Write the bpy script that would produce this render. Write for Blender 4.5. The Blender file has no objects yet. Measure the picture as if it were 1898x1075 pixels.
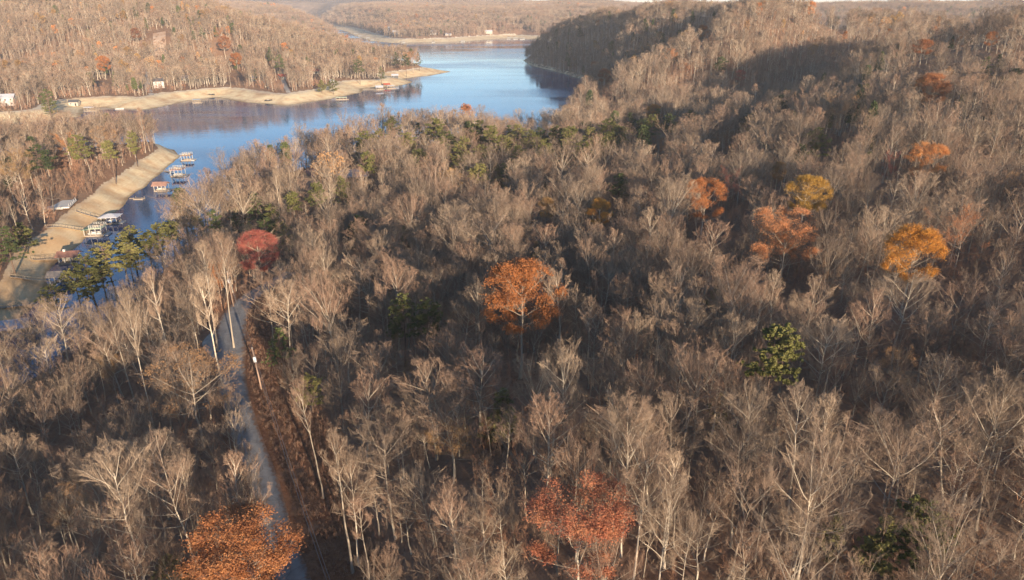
import bpy, math, random
import numpy as np
from math import radians as R

# ---------------------------------------------------------------- camera, sky, sun, exposure
F_PX, CX, CY, PITCH, CAM_Z = 1306.0, 949.0, 537.5, R(22.0), 80.0
SC = bpy.context.scene
COL = SC.collection
cam_data = bpy.data.cameras.new('camera')
cam_data.sensor_width = 36.0
cam_data.lens = 36.0 * F_PX / 1898.0
cam_data.clip_start, cam_data.clip_end = 0.5, 60000.0
cam = bpy.data.objects.new('camera', cam_data)
COL.objects.link(cam)
cam.location = (0, 0, CAM_Z)
cam.rotation_euler = (R(90) - PITCH, 0, 0)
SC.camera = cam

SUN_EL = R(10.0)
SUN_FROM = np.array([0.44, -0.90]); SUN_FROM /= np.linalg.norm(SUN_FROM)    # horizontal direction towards the sun
world = bpy.data.worlds.new('World')
SC.world = world
world.use_nodes = True
wn = world.node_tree
sky = wn.nodes.new('ShaderNodeTexSky')
sky.sky_type = 'NISHITA'
sky.sun_disc = False
sky.sun_elevation = SUN_EL
sky.sun_rotation = math.atan2(SUN_FROM[0], SUN_FROM[1])
sky.altitude = 1200
sky.air_density, sky.dust_density, sky.ozone_density = 1.0, 0.15, 3.0
wn.links.new(sky.outputs[0], wn.nodes['Background'].inputs[0])
wn.nodes['Background'].inputs[1].default_value = 0.10

sun_data = bpy.data.lights.new('sun', 'SUN')
sun_data.energy = 5.0
sun_data.angle = R(0.5)
sun_data.color = (1.0, 0.82, 0.62)
sun = bpy.data.objects.new('sun', sun_data)
COL.objects.link(sun)
d = np.array([SUN_FROM[0] * math.cos(SUN_EL), SUN_FROM[1] * math.cos(SUN_EL), math.sin(SUN_EL)])
import mathutils
sun.rotation_euler = mathutils.Vector(d).to_track_quat('Z', 'Y').to_euler()
sun.location = (200, -300, 400)

SC.view_settings.view_transform = 'Standard'
SC.view_settings.look = 'None'
SC.view_settings.exposure = 1.35
SC.view_settings.gamma = 1.0
SC.view_settings.use_curve_mapping = False
SC.render.engine = 'CYCLES'
SC.cycles.use_denoising = True
SC.cycles.denoiser = 'OPENIMAGEDENOISE'
SC.cycles.denoising_input_passes = 'RGB_ALBEDO_NORMAL'
SC.cycles.denoising_prefilter = 'FAST'
SC.cycles.max_bounces = 5
SC.cycles.diffuse_bounces = 2
SC.cycles.glossy_bounces = 2
SC.cycles.transmission_bounces = 2
SC.cycles.volume_bounces = 0
SC.cycles.transparent_max_bounces = 4

rng = np.random.default_rng(7)
random.seed(7)

# ---------------------------------------------------------------- pixel <-> world helpers
cp, sp_ = math.cos(PITCH), math.sin(PITCH)

def ray(u, v):
    a = (np.asarray(u, float) - CX) / F_PX
    b = -(np.asarray(v, float) - CY) / F_PX
    x = a
    y = cp + b * sp_
    z = -sp_ + b * cp
    return np.stack([x, y, z], -1)

def at_z(u, v, z=0.0):
    r = ray(u, v)
    t = (z - CAM_Z) / r[..., 2]
    return r * t[..., None] + np.array([0, 0, CAM_Z])

def project(p):
    p = np.asarray(p, float)
    x, y, z = p[..., 0], p[..., 1], p[..., 2] - CAM_Z
    dep = y * cp - z * sp_
    up = y * sp_ + z * cp
    return CX + F_PX * x / dep, CY - F_PX * up / dep, dep

# ---------------------------------------------------------------- noise
def _hash(ix, iy, seed):
    n = (ix.astype(np.int64) * 374761393 + iy.astype(np.int64) * 668265263 + seed * 1442695041) & 0x7fffffff
    n = ((n ^ (n >> 13)) * 1274126177) & 0x7fffffff
    n = n ^ (n >> 16)
    return (n & 0xffff) / 65535.0

def vnoise(x, y, seed=0):
    ix, iy = np.floor(x), np.floor(y)
    fx, fy = x - ix, y - iy
    fx = fx * fx * (3 - 2 * fx); fy = fy * fy * (3 - 2 * fy)
    a = _hash(ix, iy, seed); b = _hash(ix + 1, iy, seed)
    c = _hash(ix, iy + 1, seed); e = _hash(ix + 1, iy + 1, seed)
    return (a + (b - a) * fx) * (1 - fy) + (c + (e - c) * fx) * fy - 0.5

def fbm(x, y, s, seed=0, octs=4):
    t = 0; amp = 1.0
    for o in range(octs):
        t = t + amp * vnoise(x / s + 17.3 * o, y / s - 9.1 * o, seed + o)
        s *= 0.5; amp *= 0.5
    return t

def sstep(a, b, x):
    t = np.clip((x - a) / (b - a), 0, 1)
    return t * t * (3 - 2 * t)

# ---------------------------------------------------------------- shoreline: (photo point, beach width of the edge that starts there)
B1, B2, NB, CB = 11.0, 32.0, 4.0, 7.0
def P(u, v, z=0.0):
    q = at_z(np.array(u), np.array(v), z)
    return (float(q[0]), float(q[1]))
shore = []
def sh(p, bw): shore.append((p[0], p[1], bw))
for q in [(-420, 900), (-160, 735), (-5, 628), (72, 562), (92, 508), (140, 452), (166, 430), (228, 380), (290, 322), (334, 288), (326, 277)]:
    sh(P(*q), B1)
for q in [(288, 272), (200, 286), (100, 298), (0, 306), (-120, 314), (-420, 334)]:
    sh(P(*q), NB + 4)
for q in [(-420, 240), (-60, 238), (0, 232), (60, 228), (150, 216), (158, 206), (165, 200), (195, 199), (206, 202), (270, 204), (350, 187), (400, 181), (450, 190), (530, 196), (620, 182), (668, 172), (678, 163), (705, 165), (748, 158), (770, 152), (748, 146), (800, 140), (836, 133), (800, 127)]:
    sh(P(*q), B2)
for q in [(770, 122), (720, 108), (680, 92), (655, 80), (640, 66), (600, 55), (548, 44.5)]:
    sh(P(*q), 40.0)
for q in [(546, 41), (600, 50), (640, 58), (655, 66), (684, 76), (720, 79.5), (850, 78), (940, 71), (1004, 74)]:
    sh(P(*q), 60.0)
for q in [(1300, 77), (1300, 96), (1010, 103), (980, 107), (970, 112), (985, 122), (1040, 135), (1092, 151), (1086, 170), (1066, 200), (1046, 226), (1028, 237), (1040, 241), (1084, 244)]:
    sh(P(*q), CB)
for q in [(1150, 240), (1150, 250), (1080, 262), (1000, 266), (900, 268), (800, 276), (720, 286), (650, 292), (600, 303), (556, 324), (500, 338), (450, 350), (418, 378), (402, 410), (378, 440), (322, 488), (262, 546), (186, 612), (118, 670), (-20, 745), (-420, 980)]:
    sh(P(*q), NB)
SH = np.array(shore)
SA, SB = SH[:, :2], np.roll(SH[:, :2], -1, 0)
SBW = SH[:, 2]

def shore_sd(x, y):
    """signed distance to the lake outline (positive on land) and local beach width"""
    best = np.full(x.shape, 1e18); bw = np.zeros(x.shape); inside = np.zeros(x.shape, bool)
    for i in range(len(SA)):
        ax, ay = SA[i]; bx, by = SB[i]
        ex, ey = bx - ax, by - ay
        t = np.clip(((x - ax) * ex + (y - ay) * ey) / (ex * ex + ey * ey + 1e-9), 0, 1)
        d2 = (x - ax - t * ex) ** 2 + (y - ay - t * ey) ** 2
        m = d2 < best
        best[m] = d2[m]
        bwi = SBW[i] + (SBW[(i + 1) % len(SA)] - SBW[i]) * t
        bw[m] = bwi[m]
        c = ((ay > y) != (by > y))
        if ey != 0:
            xi = ax + (y - ay) * ex / ey
            inside ^= c & (x < xi)
    d = np.sqrt(best)
    return np.where(inside, -d, d), bw

def poly_dist(x, y, pts):
    """distance to polyline with interpolated per-vertex values; pts (n, 2 + k)"""
    pts = np.asarray(pts, float)
    best = np.full(x.shape, 1e18); val = np.zeros(x.shape + (pts.shape[1] - 2,))
    for i in range(len(pts) - 1):
        ax, ay = pts[i, :2]; ex, ey = pts[i + 1, :2] - pts[i, :2]
        t = np.clip(((x - ax) * ex + (y - ay) * ey) / (ex * ex + ey * ey + 1e-9), 0, 1)
        d2 = (x - ax - t * ex) ** 2 + (y - ay - t * ey) ** 2
        m = d2 < best
        best[m] = d2[m]
        val[m] = (pts[i, 2:] + (pts[i + 1, 2:] - pts[i, 2:]) * t[..., None])[m]
    return np.sqrt(best), val

RIDGES = [  # polyline of (x, y, height, half width)
    [(0, -160, 24, 120), (30, 0, 20, 110), (70, 90, 24, 110), (140, 190, 28, 110), (240, 290, 34, 120), (330, 380, 40, 120)],
    [(60, 420, 0, 50), (100, 398, 1, 55), (133, 398, 4, 58), (162, 398, 13, 62), (192, 399, 29, 66), (221, 402, 44, 72), (251, 405, 51, 78), (281, 410, 55, 86), (400, 430, 64, 120), (800, 460, 50, 200), (1500, 400, 46, 300)],
    [(40, 505, 2, 36), (75, 535, 9, 42), (110, 560, 23, 50), (150, 590, 42, 56), (190, 625, 55, 64), (240, 680, 58, 80), (330, 720, 52, 120), (500, 745, 46, 180), (900, 770, 42, 260), (1600, 700, 40, 300)],
    [(34, 1148, 10, 45), (82, 1118, 32, 55), (108, 1030, 46, 60), (138, 900, 57, 65), (168, 810, 61, 75), (230, 720, 57, 90)],
    [(-2200, 1000, 80, 300), (-900, 1020, 78, 260), (-620, 1040, 76, 230), (-470, 1040, 68, 200), (-350, 980, 48, 150), (-250, 950, 24, 110), (-180, 965, 7, 80)],
    [(-900, 260, 10, 120), (-330, 250, 6, 70), (-220, 330, 4, 60)],
    [(-2500, 2700, 80, 700), (-1200, 2650, 66, 500), (-500, 2600, 52, 420), (0, 2500, 48, 330), (500, 2350, 60, 380), (1500, 2000, 70, 500)],
]

ROAD_PX = [(690, 1500), (592, 1240), (541, 1075), (514, 1000), (489, 900), (454, 800), (430, 710), (427, 640), (430, 600), (447, 568), (470, 546), (500, 528), (540, 505)]
ROAD_Z = 13.0
ROAD = np.array([P(u, v, ROAD_Z) for u, v in ROAD_PX])

def height_full(x, y):
    x = np.asarray(x, float); y = np.asarray(y, float)
    r = np.hypot(x, y)
    sd, bw = shore_sd(x, y)
    sd = sd + fbm(x, y, 22.0, 5, 3) * np.minimum(3.5, 0.3 * bw) * sstep(0.0, 60.0, r - 60)
    hills = np.zeros(x.shape)
    for rg in RIDGES:
        d_, val = poly_dist(x, y, rg)
        hills = np.maximum(hills, 0) 
        g = val[..., 0] * np.exp(-(d_ / val[..., 1]) ** 2)
        hills = (hills ** 4 + g ** 4) ** 0.25
    far = sstep(1500, 3200, y) * sstep(-500, 1500, y)
    roll = 44 - 24 * sstep(300, 1800, x) + 50 * sstep(700, -600, x) * sstep(2600, 4000, r) + 70 * fbm(x, y, 900, 21, 4) + 10 * fbm(x, y, 150, 3, 2)
    hills = hills * (1 - far) + far * np.maximum(hills, roll)
    mount = sstep(6500, 9500, r) * (97 + 70 * fbm(x, y, 2600, 33, 4) + 62 * sstep(1500, -2500, x)) * sstep(-2000, 3000, y)
    hills = np.maximum(hills, mount)
    hills = hills + 6.0 + fbm(x, y, 120, 11, 4) * (4 + 4 * sstep(20, 60, hills) + 4 * sstep(0, 30, hills)) * sstep(50, 160, r)
    hills = hills + fbm(x, y, 12, 14, 3) * 0.7
    toe = 5.6 * sstep(0, 1, sd / np.maximum(bw, 1)) * np.clip(bw / 12.0, 0.25, 1.0)
    cap = toe + np.maximum(sd - bw, 0) * np.where(np.abs(bw - CB) < 0.6, 1.25, 0.62)
    k = 4.0
    land = np.minimum(cap, hills) - 0.25 * k * np.maximum(0, 1 - np.abs(cap - hills) / k) ** 2
    land = np.where(sd < bw, toe * np.minimum(1.0, 1.0), np.maximum(land, toe * 0.98))
    z = np.where(sd > 0, land + 0.02, sd * 0.22)
    z = np.where(sd < 0, np.maximum(z, -8), z)
    # graded bench of the road and the cleared strip beside it
    dr, _ = poly_dist(x, y, np.c_[ROAD, np.zeros(len(ROAD))])
    w = 1 - sstep(4.0, 26.0, dr)
    w = np.where(sd < 12, w * sstep(0, 12, sd), w)
    z = z * (1 - w) + (ROAD_Z + 0.12 * fbm(x, y, 6, 9, 2) * sstep(2.6, 6, dr)) * w
    return z, sd, bw, dr

# polar grid about the camera foot
ang = np.concatenate([np.arange(-180, -53, 4.0), np.arange(-52, 52.01, 0.2), np.arange(56, 180.1, 4.0)])
ang = np.radians(ang)
LR0, LSTEP, NR = math.log(6.0), 0.009, 885
rad = np.exp(LR0 + LSTEP * np.arange(NR))
AG, RG = np.meshgrid(ang, rad, indexing='ij')
GX, GY = RG * np.sin(AG), RG * np.cos(AG)
GZ, GSD, GBW, GDR = height_full(GX, GY)

def _fi(x, y):
    a = np.arctan2(x, y); r = np.hypot(x, y)
    ia = np.interp(a, ang, np.arange(len(ang)))
    ir = np.clip((np.log(np.maximum(r, 6.0)) - LR0) / LSTEP, 0, NR - 1.001)
    return ia, ir

def grid_at(G, x, y):
    x = np.asarray(x, float); y = np.asarray(y, float)
    ia, ir = _fi(x, y)
    i0 = np.clip(np.floor(ia).astype(int), 0, len(ang) - 2); j0 = np.floor(ir).astype(int)
    fa, fr = ia - i0, ir - j0
    return (G[i0, j0] * (1 - fa) + G[i0 + 1, j0] * fa) * (1 - fr) + (G[i0, j0 + 1] * (1 - fa) + G[i0 + 1, j0 + 1] * fa) * fr

def ground(x, y): return grid_at(GZ, x, y)

SLOPE = np.maximum.accumulate((GZ + 9 - CAM_Z) / RG, axis=1)      # horizon seen from the drone, with canopy
def seen(x, y, top):
    ia, ir = _fi(x, y)
    i0 = np.clip(np.round(ia).astype(int), 0, len(ang) - 1); j0 = np.clip(np.floor(ir).astype(int) - 4, 0, NR - 1)
    return (ground(x, y) + top - CAM_Z) / np.hypot(x, y) > SLOPE[i0, j0]

def ray_hit(u, v, above):
    """point on the terrain whose spot `above` metres up is seen at photo pixel (u, v)"""
    u = np.atleast_1d(np.asarray(u, float)); v = np.atleast_1d(np.asarray(v, float)); above = np.broadcast_to(above, u.shape)
    r = ray(u, v)
    t = np.exp(np.linspace(math.log(40), math.log(9000), 1400))
    pts = r[:, None, :] * t[None, :, None]
    g = ground(pts[..., 0], pts[..., 1]) + above[:, None]
    below = (pts[..., 2] + CAM_Z) <= g
    k = np.where(below.any(1), below.argmax(1), len(t) - 1)
    tt = t[k]
    k0 = np.maximum(k - 1, 0)
    i = np.arange(len(u))
    d1 = (pts[i, k, 2] + CAM_Z) - g[i, k]; d0 = (pts[i, k0, 2] + CAM_Z) - g[i, k0]
    f = np.where(k > 0, d0 / np.where(np.abs(d0 - d1) < 1e-9, 1, d0 - d1), 1.0)
    tt = t[k0] + (t[k] - t[k0]) * np.clip(f, 0, 1)
    p = r * tt[:, None]
    return np.c_[p[:, 0], p[:, 1], ground(p[:, 0], p[:, 1])], p[:, 1] * cp - p[:, 2] * sp_

# ---------------------------------------------------------------- object helpers
def tag(o, label=None, cat=None, group=None, kind=None):
    if label: o['label'] = label
    if cat: o['category'] = cat
    if group: o['group'] = group
    if kind: o['kind'] = kind
    return o

def mesh_np(name, V, F, mats=(), midx=None, smooth=False, attrs=None):
    """V (n,3); F list of (m,3)/(m,4) arrays or one array"""
    V = np.asarray(V, np.float32)
    Fs = F if isinstance(F, list) else [F]
    Fs = [np.asarray(f, np.int32) for f in Fs if len(f)]
    me = bpy.data.meshes.new(name)
    me.vertices.add(len(V)); me.vertices.foreach_set('co', V.ravel())
    loops = np.concatenate([f.ravel() for f in Fs])
    tot = np.concatenate([np.full(len(f), f.shape[1], np.int32) for f in Fs])
    start = np.concatenate([[0], np.cumsum(tot)[:-1]]).astype(np.int32)
    me.loops.add(len(loops)); me.loops.foreach_set('vertex_index', loops)
    me.polygons.add(len(tot)); me.polygons.foreach_set('loop_start', start); me.polygons.foreach_set('loop_total', tot)
    for m in mats: me.materials.append(m)
    if midx is not None: me.polygons.foreach_set('material_index', np.asarray(midx, np.int32))
    me.polygons.foreach_set('use_smooth', np.full(len(tot), smooth))
    for k, a in (attrs or {}).items():
        at = me.attributes.new(k, 'FLOAT', 'POINT'); at.data.foreach_set('value', np.asarray(a, np.float32))
    me.update(calc_edges=True)
    return me

def link(name, me, parent=None, loc=None, rot=None, scl=None):
    o = bpy.data.objects.new(name, me)
    COL.objects.link(o)
    if parent is not None: o.parent = parent
    if loc is not None: o.location = loc
    if rot is not None: o.rotation_euler = rot
    if scl is not None: o.scale = scl
    return o

def empty(name, loc, rz=0.0):
    o = bpy.data.objects.new(name, None)
    COL.objects.link(o)
    o.location = loc; o.rotation_euler = (0, 0, rz)
    o.empty_display_size = 0.5
    return o

# ---------------------------------------------------------------- materials
class NT:
    def __init__(s, name):
        s.m = bpy.data.materials.new(name); s.m.use_nodes = True
        s.t = s.m.node_tree; s.n = s.t.nodes; s.b = s.n['Principled BSDF']
    def node(s, typ, **kw):
        n = s.n.new(typ)
        for k, v in kw.items(): setattr(n, k, v)
        return n
    def link(s, a, b): s.t.links.new(a, b)
    def noise(s, scale, detail=3, rough=0.55, vec=None):
        n = s.node('ShaderNodeTexNoise'); n.inputs['Scale'].default_value = scale; n.inputs['Detail'].default_value = detail
        n.inputs['Roughness'].default_value = rough
        if vec is not None: s.link(vec, n.inputs['Vector'])
        return n.outputs['Fac']
    def pos(s): return s.node('ShaderNodeNewGeometry').outputs['Position']
    def obj(s): return s.node('ShaderNodeTexCoord').outputs['Object']
    def ramp(s, fac, stops):
        r = s.node('ShaderNodeValToRGB'); e = r.color_ramp.elements
        while len(e) < len(stops): e.new(0.5)
        for i, (p, c) in enumerate(stops): e[i].position = p; e[i].color = (c + (1,)) if len(c) == 3 else c
        s.link(fac, r.inputs[0]); return r.outputs[0]
    def mix(s, fac, a, b, blend='MIX'):
        m = s.node('ShaderNodeMix', data_type='RGBA', blend_type=blend)
        for sock, v in ((m.inputs[0], fac), (m.inputs[6], a), (m.inputs[7], b)):
            if isinstance(v, (int, float)): sock.default_value = v
            elif isinstance(v, tuple): sock.default_value = v + (1,) if len(v) == 3 else v
            else: s.link(v, sock)
        return m.outputs[2]
    def math(s, op, a, b=0.0):
        m = s.node('ShaderNodeMath', operation=op)
        for sock, v in ((m.inputs[0], a), (m.inputs[1], b)):
            if isinstance(v, (int, float)): sock.default_value = v
            else: s.link(v, sock)
        return m.outputs[0]
    def rand(s): return s.node('ShaderNodeObjectInfo').outputs['Random']
    def attr(s, name): 
        a = s.node('ShaderNodeAttribute', attribute_name=name); return a.outputs['Fac']
    def base(s, c, rough=0.9, spec=0.2):
        if isinstance(c, tuple): s.b.inputs['Base Color'].default_value = c + (1,)
        else: s.link(c, s.b.inputs['Base Color'])
        s.b.inputs['Roughness'].default_value = rough
        s.b.inputs['Specular IOR Level'].default_value = spec
        return s.m
    def bump(s, h, strength=0.5, dist=0.1):
        b = s.node('ShaderNodeBump'); b.inputs['Strength'].default_value = strength; b.inputs['Distance'].default_value = dist
        s.link(h, b.inputs['Height']); s.link(b.outputs[0], s.b.inputs['Normal'])

def simple(name, c1, c2=None, scale=3.0, rough=0.85, spec=0.2, bump=0.0):
    t = NT(name)
    c2 = c2 or tuple(min(1, x * 1.2) for x in c1)
    f = t.noise(scale, 4, 0.6, t.obj())
    m = t.base(t.ramp(f, [(0.3, c1), (0.7, c2)]), rough, spec)
    if bump: t.bump(f, bump, 0.02)
    return m

def mat_terrain():
    t = NT('forest_floor_and_beach')
    p = t.pos()
    lit = t.ramp(t.noise(0.9, 6, 0.7, p), [(0.30, (0.12, 0.062, 0.038)), (0.5, (0.25, 0.135, 0.078)), (0.72, (0.36, 0.215, 0.13))])
    big = t.noise(0.05, 3, 0.5, p)
    lit = t.mix(t.ramp(big, [(0.35, (0, 0, 0)), (0.7, (1, 1, 1))]), lit, t.ramp(t.noise(2.2, 5, 0.7, p), [(0.3, (0.15, 0.088, 0.058)), (0.7, (0.30, 0.195, 0.125))]))
    # cleared verge beside the road: rust brown leaves over dry grass
    verge = t.ramp(t.noise(1.3, 6, 0.75, p), [(0.3, (0.085, 0.038, 0.022)), (0.55, (0.19, 0.088, 0.046)), (0.75, (0.30, 0.18, 0.095))])
    vmask = t.math('MULTIPLY', t.attr('verge'), t.ramp(t.noise(0.25, 4, 0.6, p), [(0.25, (0.2, 0.2, 0.2)), (0.5, (1, 1, 1))]))
    c = t.mix(vmask, lit, verge)
    # bare drawdown beach: pale yellow clay with strand lines
    sep = t.node('ShaderNodeSeparateXYZ'); t.link(p, sep.inputs[0])
    zz = t.math('ADD', sep.outputs[2], t.math('MULTIPLY', t.noise(0.08, 4, 0.6, p), 0.9))
    comb = t.node('ShaderNodeCombineXYZ'); t.link(t.math('MULTIPLY', zz, 2.6), comb.inputs[2])
    strand = t.noise(1.0, 4, 0.6, comb.outputs[0])
    sand = t.ramp(strand, [(0.3, (0.62, 0.46, 0.25)), (0.5, (0.75, 0.59, 0.35)), (0.7, (0.82, 0.68, 0.45))])
    sand = t.mix(t.ramp(t.noise(0.12, 5, 0.65, p), [(0.45, (0, 0, 0)), (0.66, (0.85, 0.85, 0.85))]), sand, (0.56, 0.345, 0.175))
    sand = t.mix(t.ramp(t.noise(0.035, 5, 0.7, p), [(0.5, (0, 0, 0)), (0.68, (0.7, 0.7, 0.7))]), sand, (0.38, 0.21, 0.11))
    sand = t.mix(t.math('MULTIPLY', t.attr('clay'), t.ramp(t.noise(0.06, 4, 0.6, p), [(0.3, (0.35, 0.35, 0.35)), (0.65, (1, 1, 1))])), sand, (0.60, 0.375, 0.185))
    rock = t.mix(t.ramp(t.noise(0.7, 5, 0.7, p), [(0.35, (0, 0, 0)), (0.6, (1, 1, 1))]), (0.48, 0.38, 0.27), (0.70, 0.62, 0.50))
    sand = t.mix(t.ramp(t.math('MULTIPLY', zz, 0.15), [(0.76, (0, 0, 0)), (0.97, (0.8, 0.8, 0.8))]), sand, rock)
    wet = t.ramp(t.math('MULTIPLY', zz, 0.5), [(0.12, (1, 1, 1)), (0.42, (0, 0, 0))])
    sand = t.mix(wet, sand, (0.16, 0.10, 0.055))
    bm = t.math('ADD', t.attr('beach'), t.math('MULTIPLY', t.math('SUBTRACT', t.noise(0.25, 4, 0.65, p), 0.5), 0.9))
    c = t.mix(t.ramp(bm, [(0.42, (0, 0, 0)), (0.58, (1, 1, 1))]), c, sand)
    # beyond the built trees: far wooded country
    farc = t.ramp(t.noise(0.012, 6, 0.7, p), [(0.32, (0.085, 0.062, 0.050)), (0.5, (0.165, 0.115, 0.085)), (0.68, (0.24, 0.165, 0.115))])
    c = t.mix(t.attr('far'), c, farc)
    m = t.base(c, 0.95, 0.1)
    h = t.math('ADD', t.noise(1.6, 6, 0.7, p), t.math('MULTIPLY', t.math('MULTIPLY', t.noise(0.04, 5, 0.7, p), t.attr('far')), 60.0))
    t.bump(h, 0.7, 0.25)
    return m

def mat_water():
    t = NT('lake_water')
    p = t.pos()
    mp = t.node('ShaderNodeMapping'); mp.inputs['Scale'].default_value = (0.45, 1.6, 1.0); mp.inputs['Rotation'].default_value = (0, 0, 0.12)
    t.link(p, mp.inputs['Vector'])
    wind = t.ramp(t.noise(0.006, 3, 0.55, mp.outputs[0]), [(0.42, (0.025, 0.025, 0.025)), (0.60, (0.17, 0.17, 0.17))])
    m = t.base((0.013, 0.062, 0.15), 0.06, 0.5)
    t.link(wind, t.b.inputs['Roughness'])
    t.b.inputs['IOR'].default_value = 1.33
    h = t.math('ADD', t.noise(0.9, 3, 0.6, p), t.math('MULTIPLY', t.noise(0.16, 3, 0.5, mp.outputs[0]), 2.0))
    t.bump(h, 0.03, 0.3)
    return m

def mat_bark(name, lo, hi, alt=None):
    t = NT(name)
    r = t.rand()
    f = t.math('ADD', t.math('MULTIPLY', t.noise(1.2, 3, 0.6, t.obj()), 0.45), t.math('MULTIPLY', r, 0.6))
    c = t.ramp(f, [(0.2, lo), (0.85, hi)])
    if alt:      # some kinds have redder twigs
        r2 = t.math('FRACT', t.math('MULTIPLY', r, 7.31))
        c = t.mix(t.ramp(r2, [(0.35, (0, 0, 0)), (0.95, (1, 1, 1))]), c, alt)
    return t.base(c, 0.9, 0.15)

def mat_leaf(name, cols, trans=0.25, scale=0.6):
    t = NT(name)
    n = t.noise(scale, 4, 0.7, t.obj())
    n2 = t.noise(scale * 9, 2, 0.5, t.obj())
    f = t.math('ADD', t.math('MULTIPLY', n, 0.7), t.math('MULTIPLY', n2, 0.3))
    f = t.math('ADD', f, t.math('MULTIPLY', t.math('SUBTRACT', t.rand(), 0.5), 0.22))
    c = t.ramp(f, [(0.33, cols[0]), (0.5, cols[1]), (0.67, cols[2])])
    m = t.base(c, 0.75, 0.2)
    tr = t.node('ShaderNodeBsdfTranslucent'); t.link(c, tr.inputs[0])
    mx = t.node('ShaderNodeMixShader'); mx.inputs[0].default_value = trans
    out = t.n['Material Output']
    t.link(t.b.outputs[0], mx.inputs[1]); t.link(tr.outputs[0], mx.inputs[2]); t.link(mx.outputs[0], out.inputs[0])
    return m

M = dict(
    terrain=mat_terrain(), water=mat_water(),
    bark=mat_bark('pale_bark', (0.25, 0.20, 0.15), (0.58, 0.485, 0.365)),
    twig=mat_bark('twig_bark', (0.165, 0.118, 0.085), (0.345, 0.250, 0.172), (0.265, 0.165, 0.112)),
    darkbark=mat_bark('pine_bark', (0.10, 0.066, 0.048), (0.20, 0.135, 0.10)),
    lightorange=mat_leaf('light_orange_leaves', [(0.33, 0.135, 0.06), (0.55, 0.24, 0.105), (0.65, 0.34, 0.17)]),
    orange=mat_leaf('orange_leaves', [(0.27, 0.10, 0.036), (0.51, 0.195, 0.065), (0.64, 0.30, 0.105)]),
    rust=mat_leaf('rust_leaves', [(0.17, 0.066, 0.032), (0.36, 0.138, 0.056), (0.51, 0.23, 0.09)]),
    gold=mat_leaf('gold_leaves', [(0.31, 0.125, 0.026), (0.55, 0.235, 0.042), (0.65, 0.35, 0.075)]),
    olive=mat_leaf('olive_gold_leaves', [(0.26, 0.145, 0.032), (0.46, 0.255, 0.05), (0.57, 0.35, 0.08)]),
    red=mat_leaf('red_leaves', [(0.20, 0.050, 0.042), (0.38, 0.105, 0.080), (0.50, 0.19, 0.125)]),
    coral=mat_leaf('coral_leaves', [(0.19, 0.066, 0.042), (0.40, 0.140, 0.076), (0.53, 0.25, 0.125)]),
    russet=mat_leaf('russet_leaves', [(0.180, 0.104, 0.046), (0.330, 0.189, 0.077), (0.460, 0.293, 0.121)]),
    tan=mat_leaf('tan_leaves', [(0.26, 0.145, 0.072), (0.43, 0.24, 0.115), (0.56, 0.35, 0.175)]),
    needle=mat_leaf('pine_needles', [(0.062, 0.072, 0.024), (0.165, 0.158, 0.048), (0.28, 0.24, 0.085)], 0.2),
    darkneedle=mat_leaf('dark_needles', [(0.032, 0.048, 0.020), (0.075, 0.095, 0.032), (0.135, 0.15, 0.05)], 0.15),
    brush=mat_bark('brush_stems', (0.18, 0.115, 0.080), (0.36, 0.24, 0.165), (0.36, 0.185, 0.11)),
)

# ---------------------------------------------------------------- setting: terrain, beach, lake, road
na = len(ang)
idx = np.arange(na * NR).reshape(na, NR)
q = np.stack([idx[:-1, :-1], idx[1:, :-1], idx[1:, 1:], idx[:-1, 1:]], -1).reshape(-1, 4)[:, ::-1]
V = np.stack([GX, GY, GZ], -1).reshape(-1, 3)
beach_a = (1 - sstep(0.85, 1.15, GSD / np.maximum(GBW, 1))) * np.clip((GBW - 4) / 6, 0, 1)
beach_a = np.where(GSD < 0, np.clip((GBW - 3) / 4, 0, 1), beach_a)
verge_a = np.zeros_like(GX)
road_n = np.r_[np.diff(ROAD, axis=0), [ROAD[-1] - ROAD[-2]]]
road_n = np.c_[road_n[:, 1], -road_n[:, 0]] / np.linalg.norm(road_n, axis=1)[:, None]       # to the right of travel away from camera
STRIP = ROAD + road_n * np.interp(np.arange(len(ROAD)), [0, 2, 4, 7, 9, 12], [6.0, 6.2, 6.8, 6.4, 4, 2])[:, None]
STRIP_W = np.interp(np.arange(len(ROAD)), [0, 2, 4, 7, 9, 12], [4.2, 4.6, 5.4, 5.0, 3.0, 2.5])
GDS, GSW = poly_dist(GX, GY, np.c_[STRIP, STRIP_W])
GOPEN = GDS - GSW[..., 0]                                                            # < 0 in the cleared strip
verge_a = np.maximum(1 - sstep(-1.5, 2.0, GOPEN), 1 - sstep(2.8, 5.0, GDR))
far_a = sstep(2600, 3600, RG)
qb = beach_a.reshape(-1)[q].mean(1)
isb = (qb > 0.35) & (GZ.reshape(-1)[q].max(1) > -1.0)
clay_a = 1 - sstep(250, 400, RG)
A = dict(clay=clay_a.ravel(), beach=beach_a.ravel(), verge=verge_a.ravel(), far=far_a.ravel())
def sub(faces):
    u, inv = np.unique(faces, return_inverse=True)
    return V[u], inv.reshape(faces.shape), {k: a[u] for k, a in A.items()}
v_, f_, a_ = sub(q[~isb]); tag(link('ground', mesh_np('ground', v_, f_, [M['terrain']], smooth=True, attrs=a_)), kind='structure')
v_, f_, a_ = sub(q[isb]); tag(link('beach', mesh_np('beach', v_, f_, [M['terrain']], smooth=True, attrs=a_)), kind='structure')

L = 5200.0
tag(link('lake_water', mesh_np('lake_water', [(-L, -300, 0), (L, -300, 0), (L, L, 0), (-L, L, 0)], np.array([[0, 1, 2, 3]]), [M['water']])), kind='structure')

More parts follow.
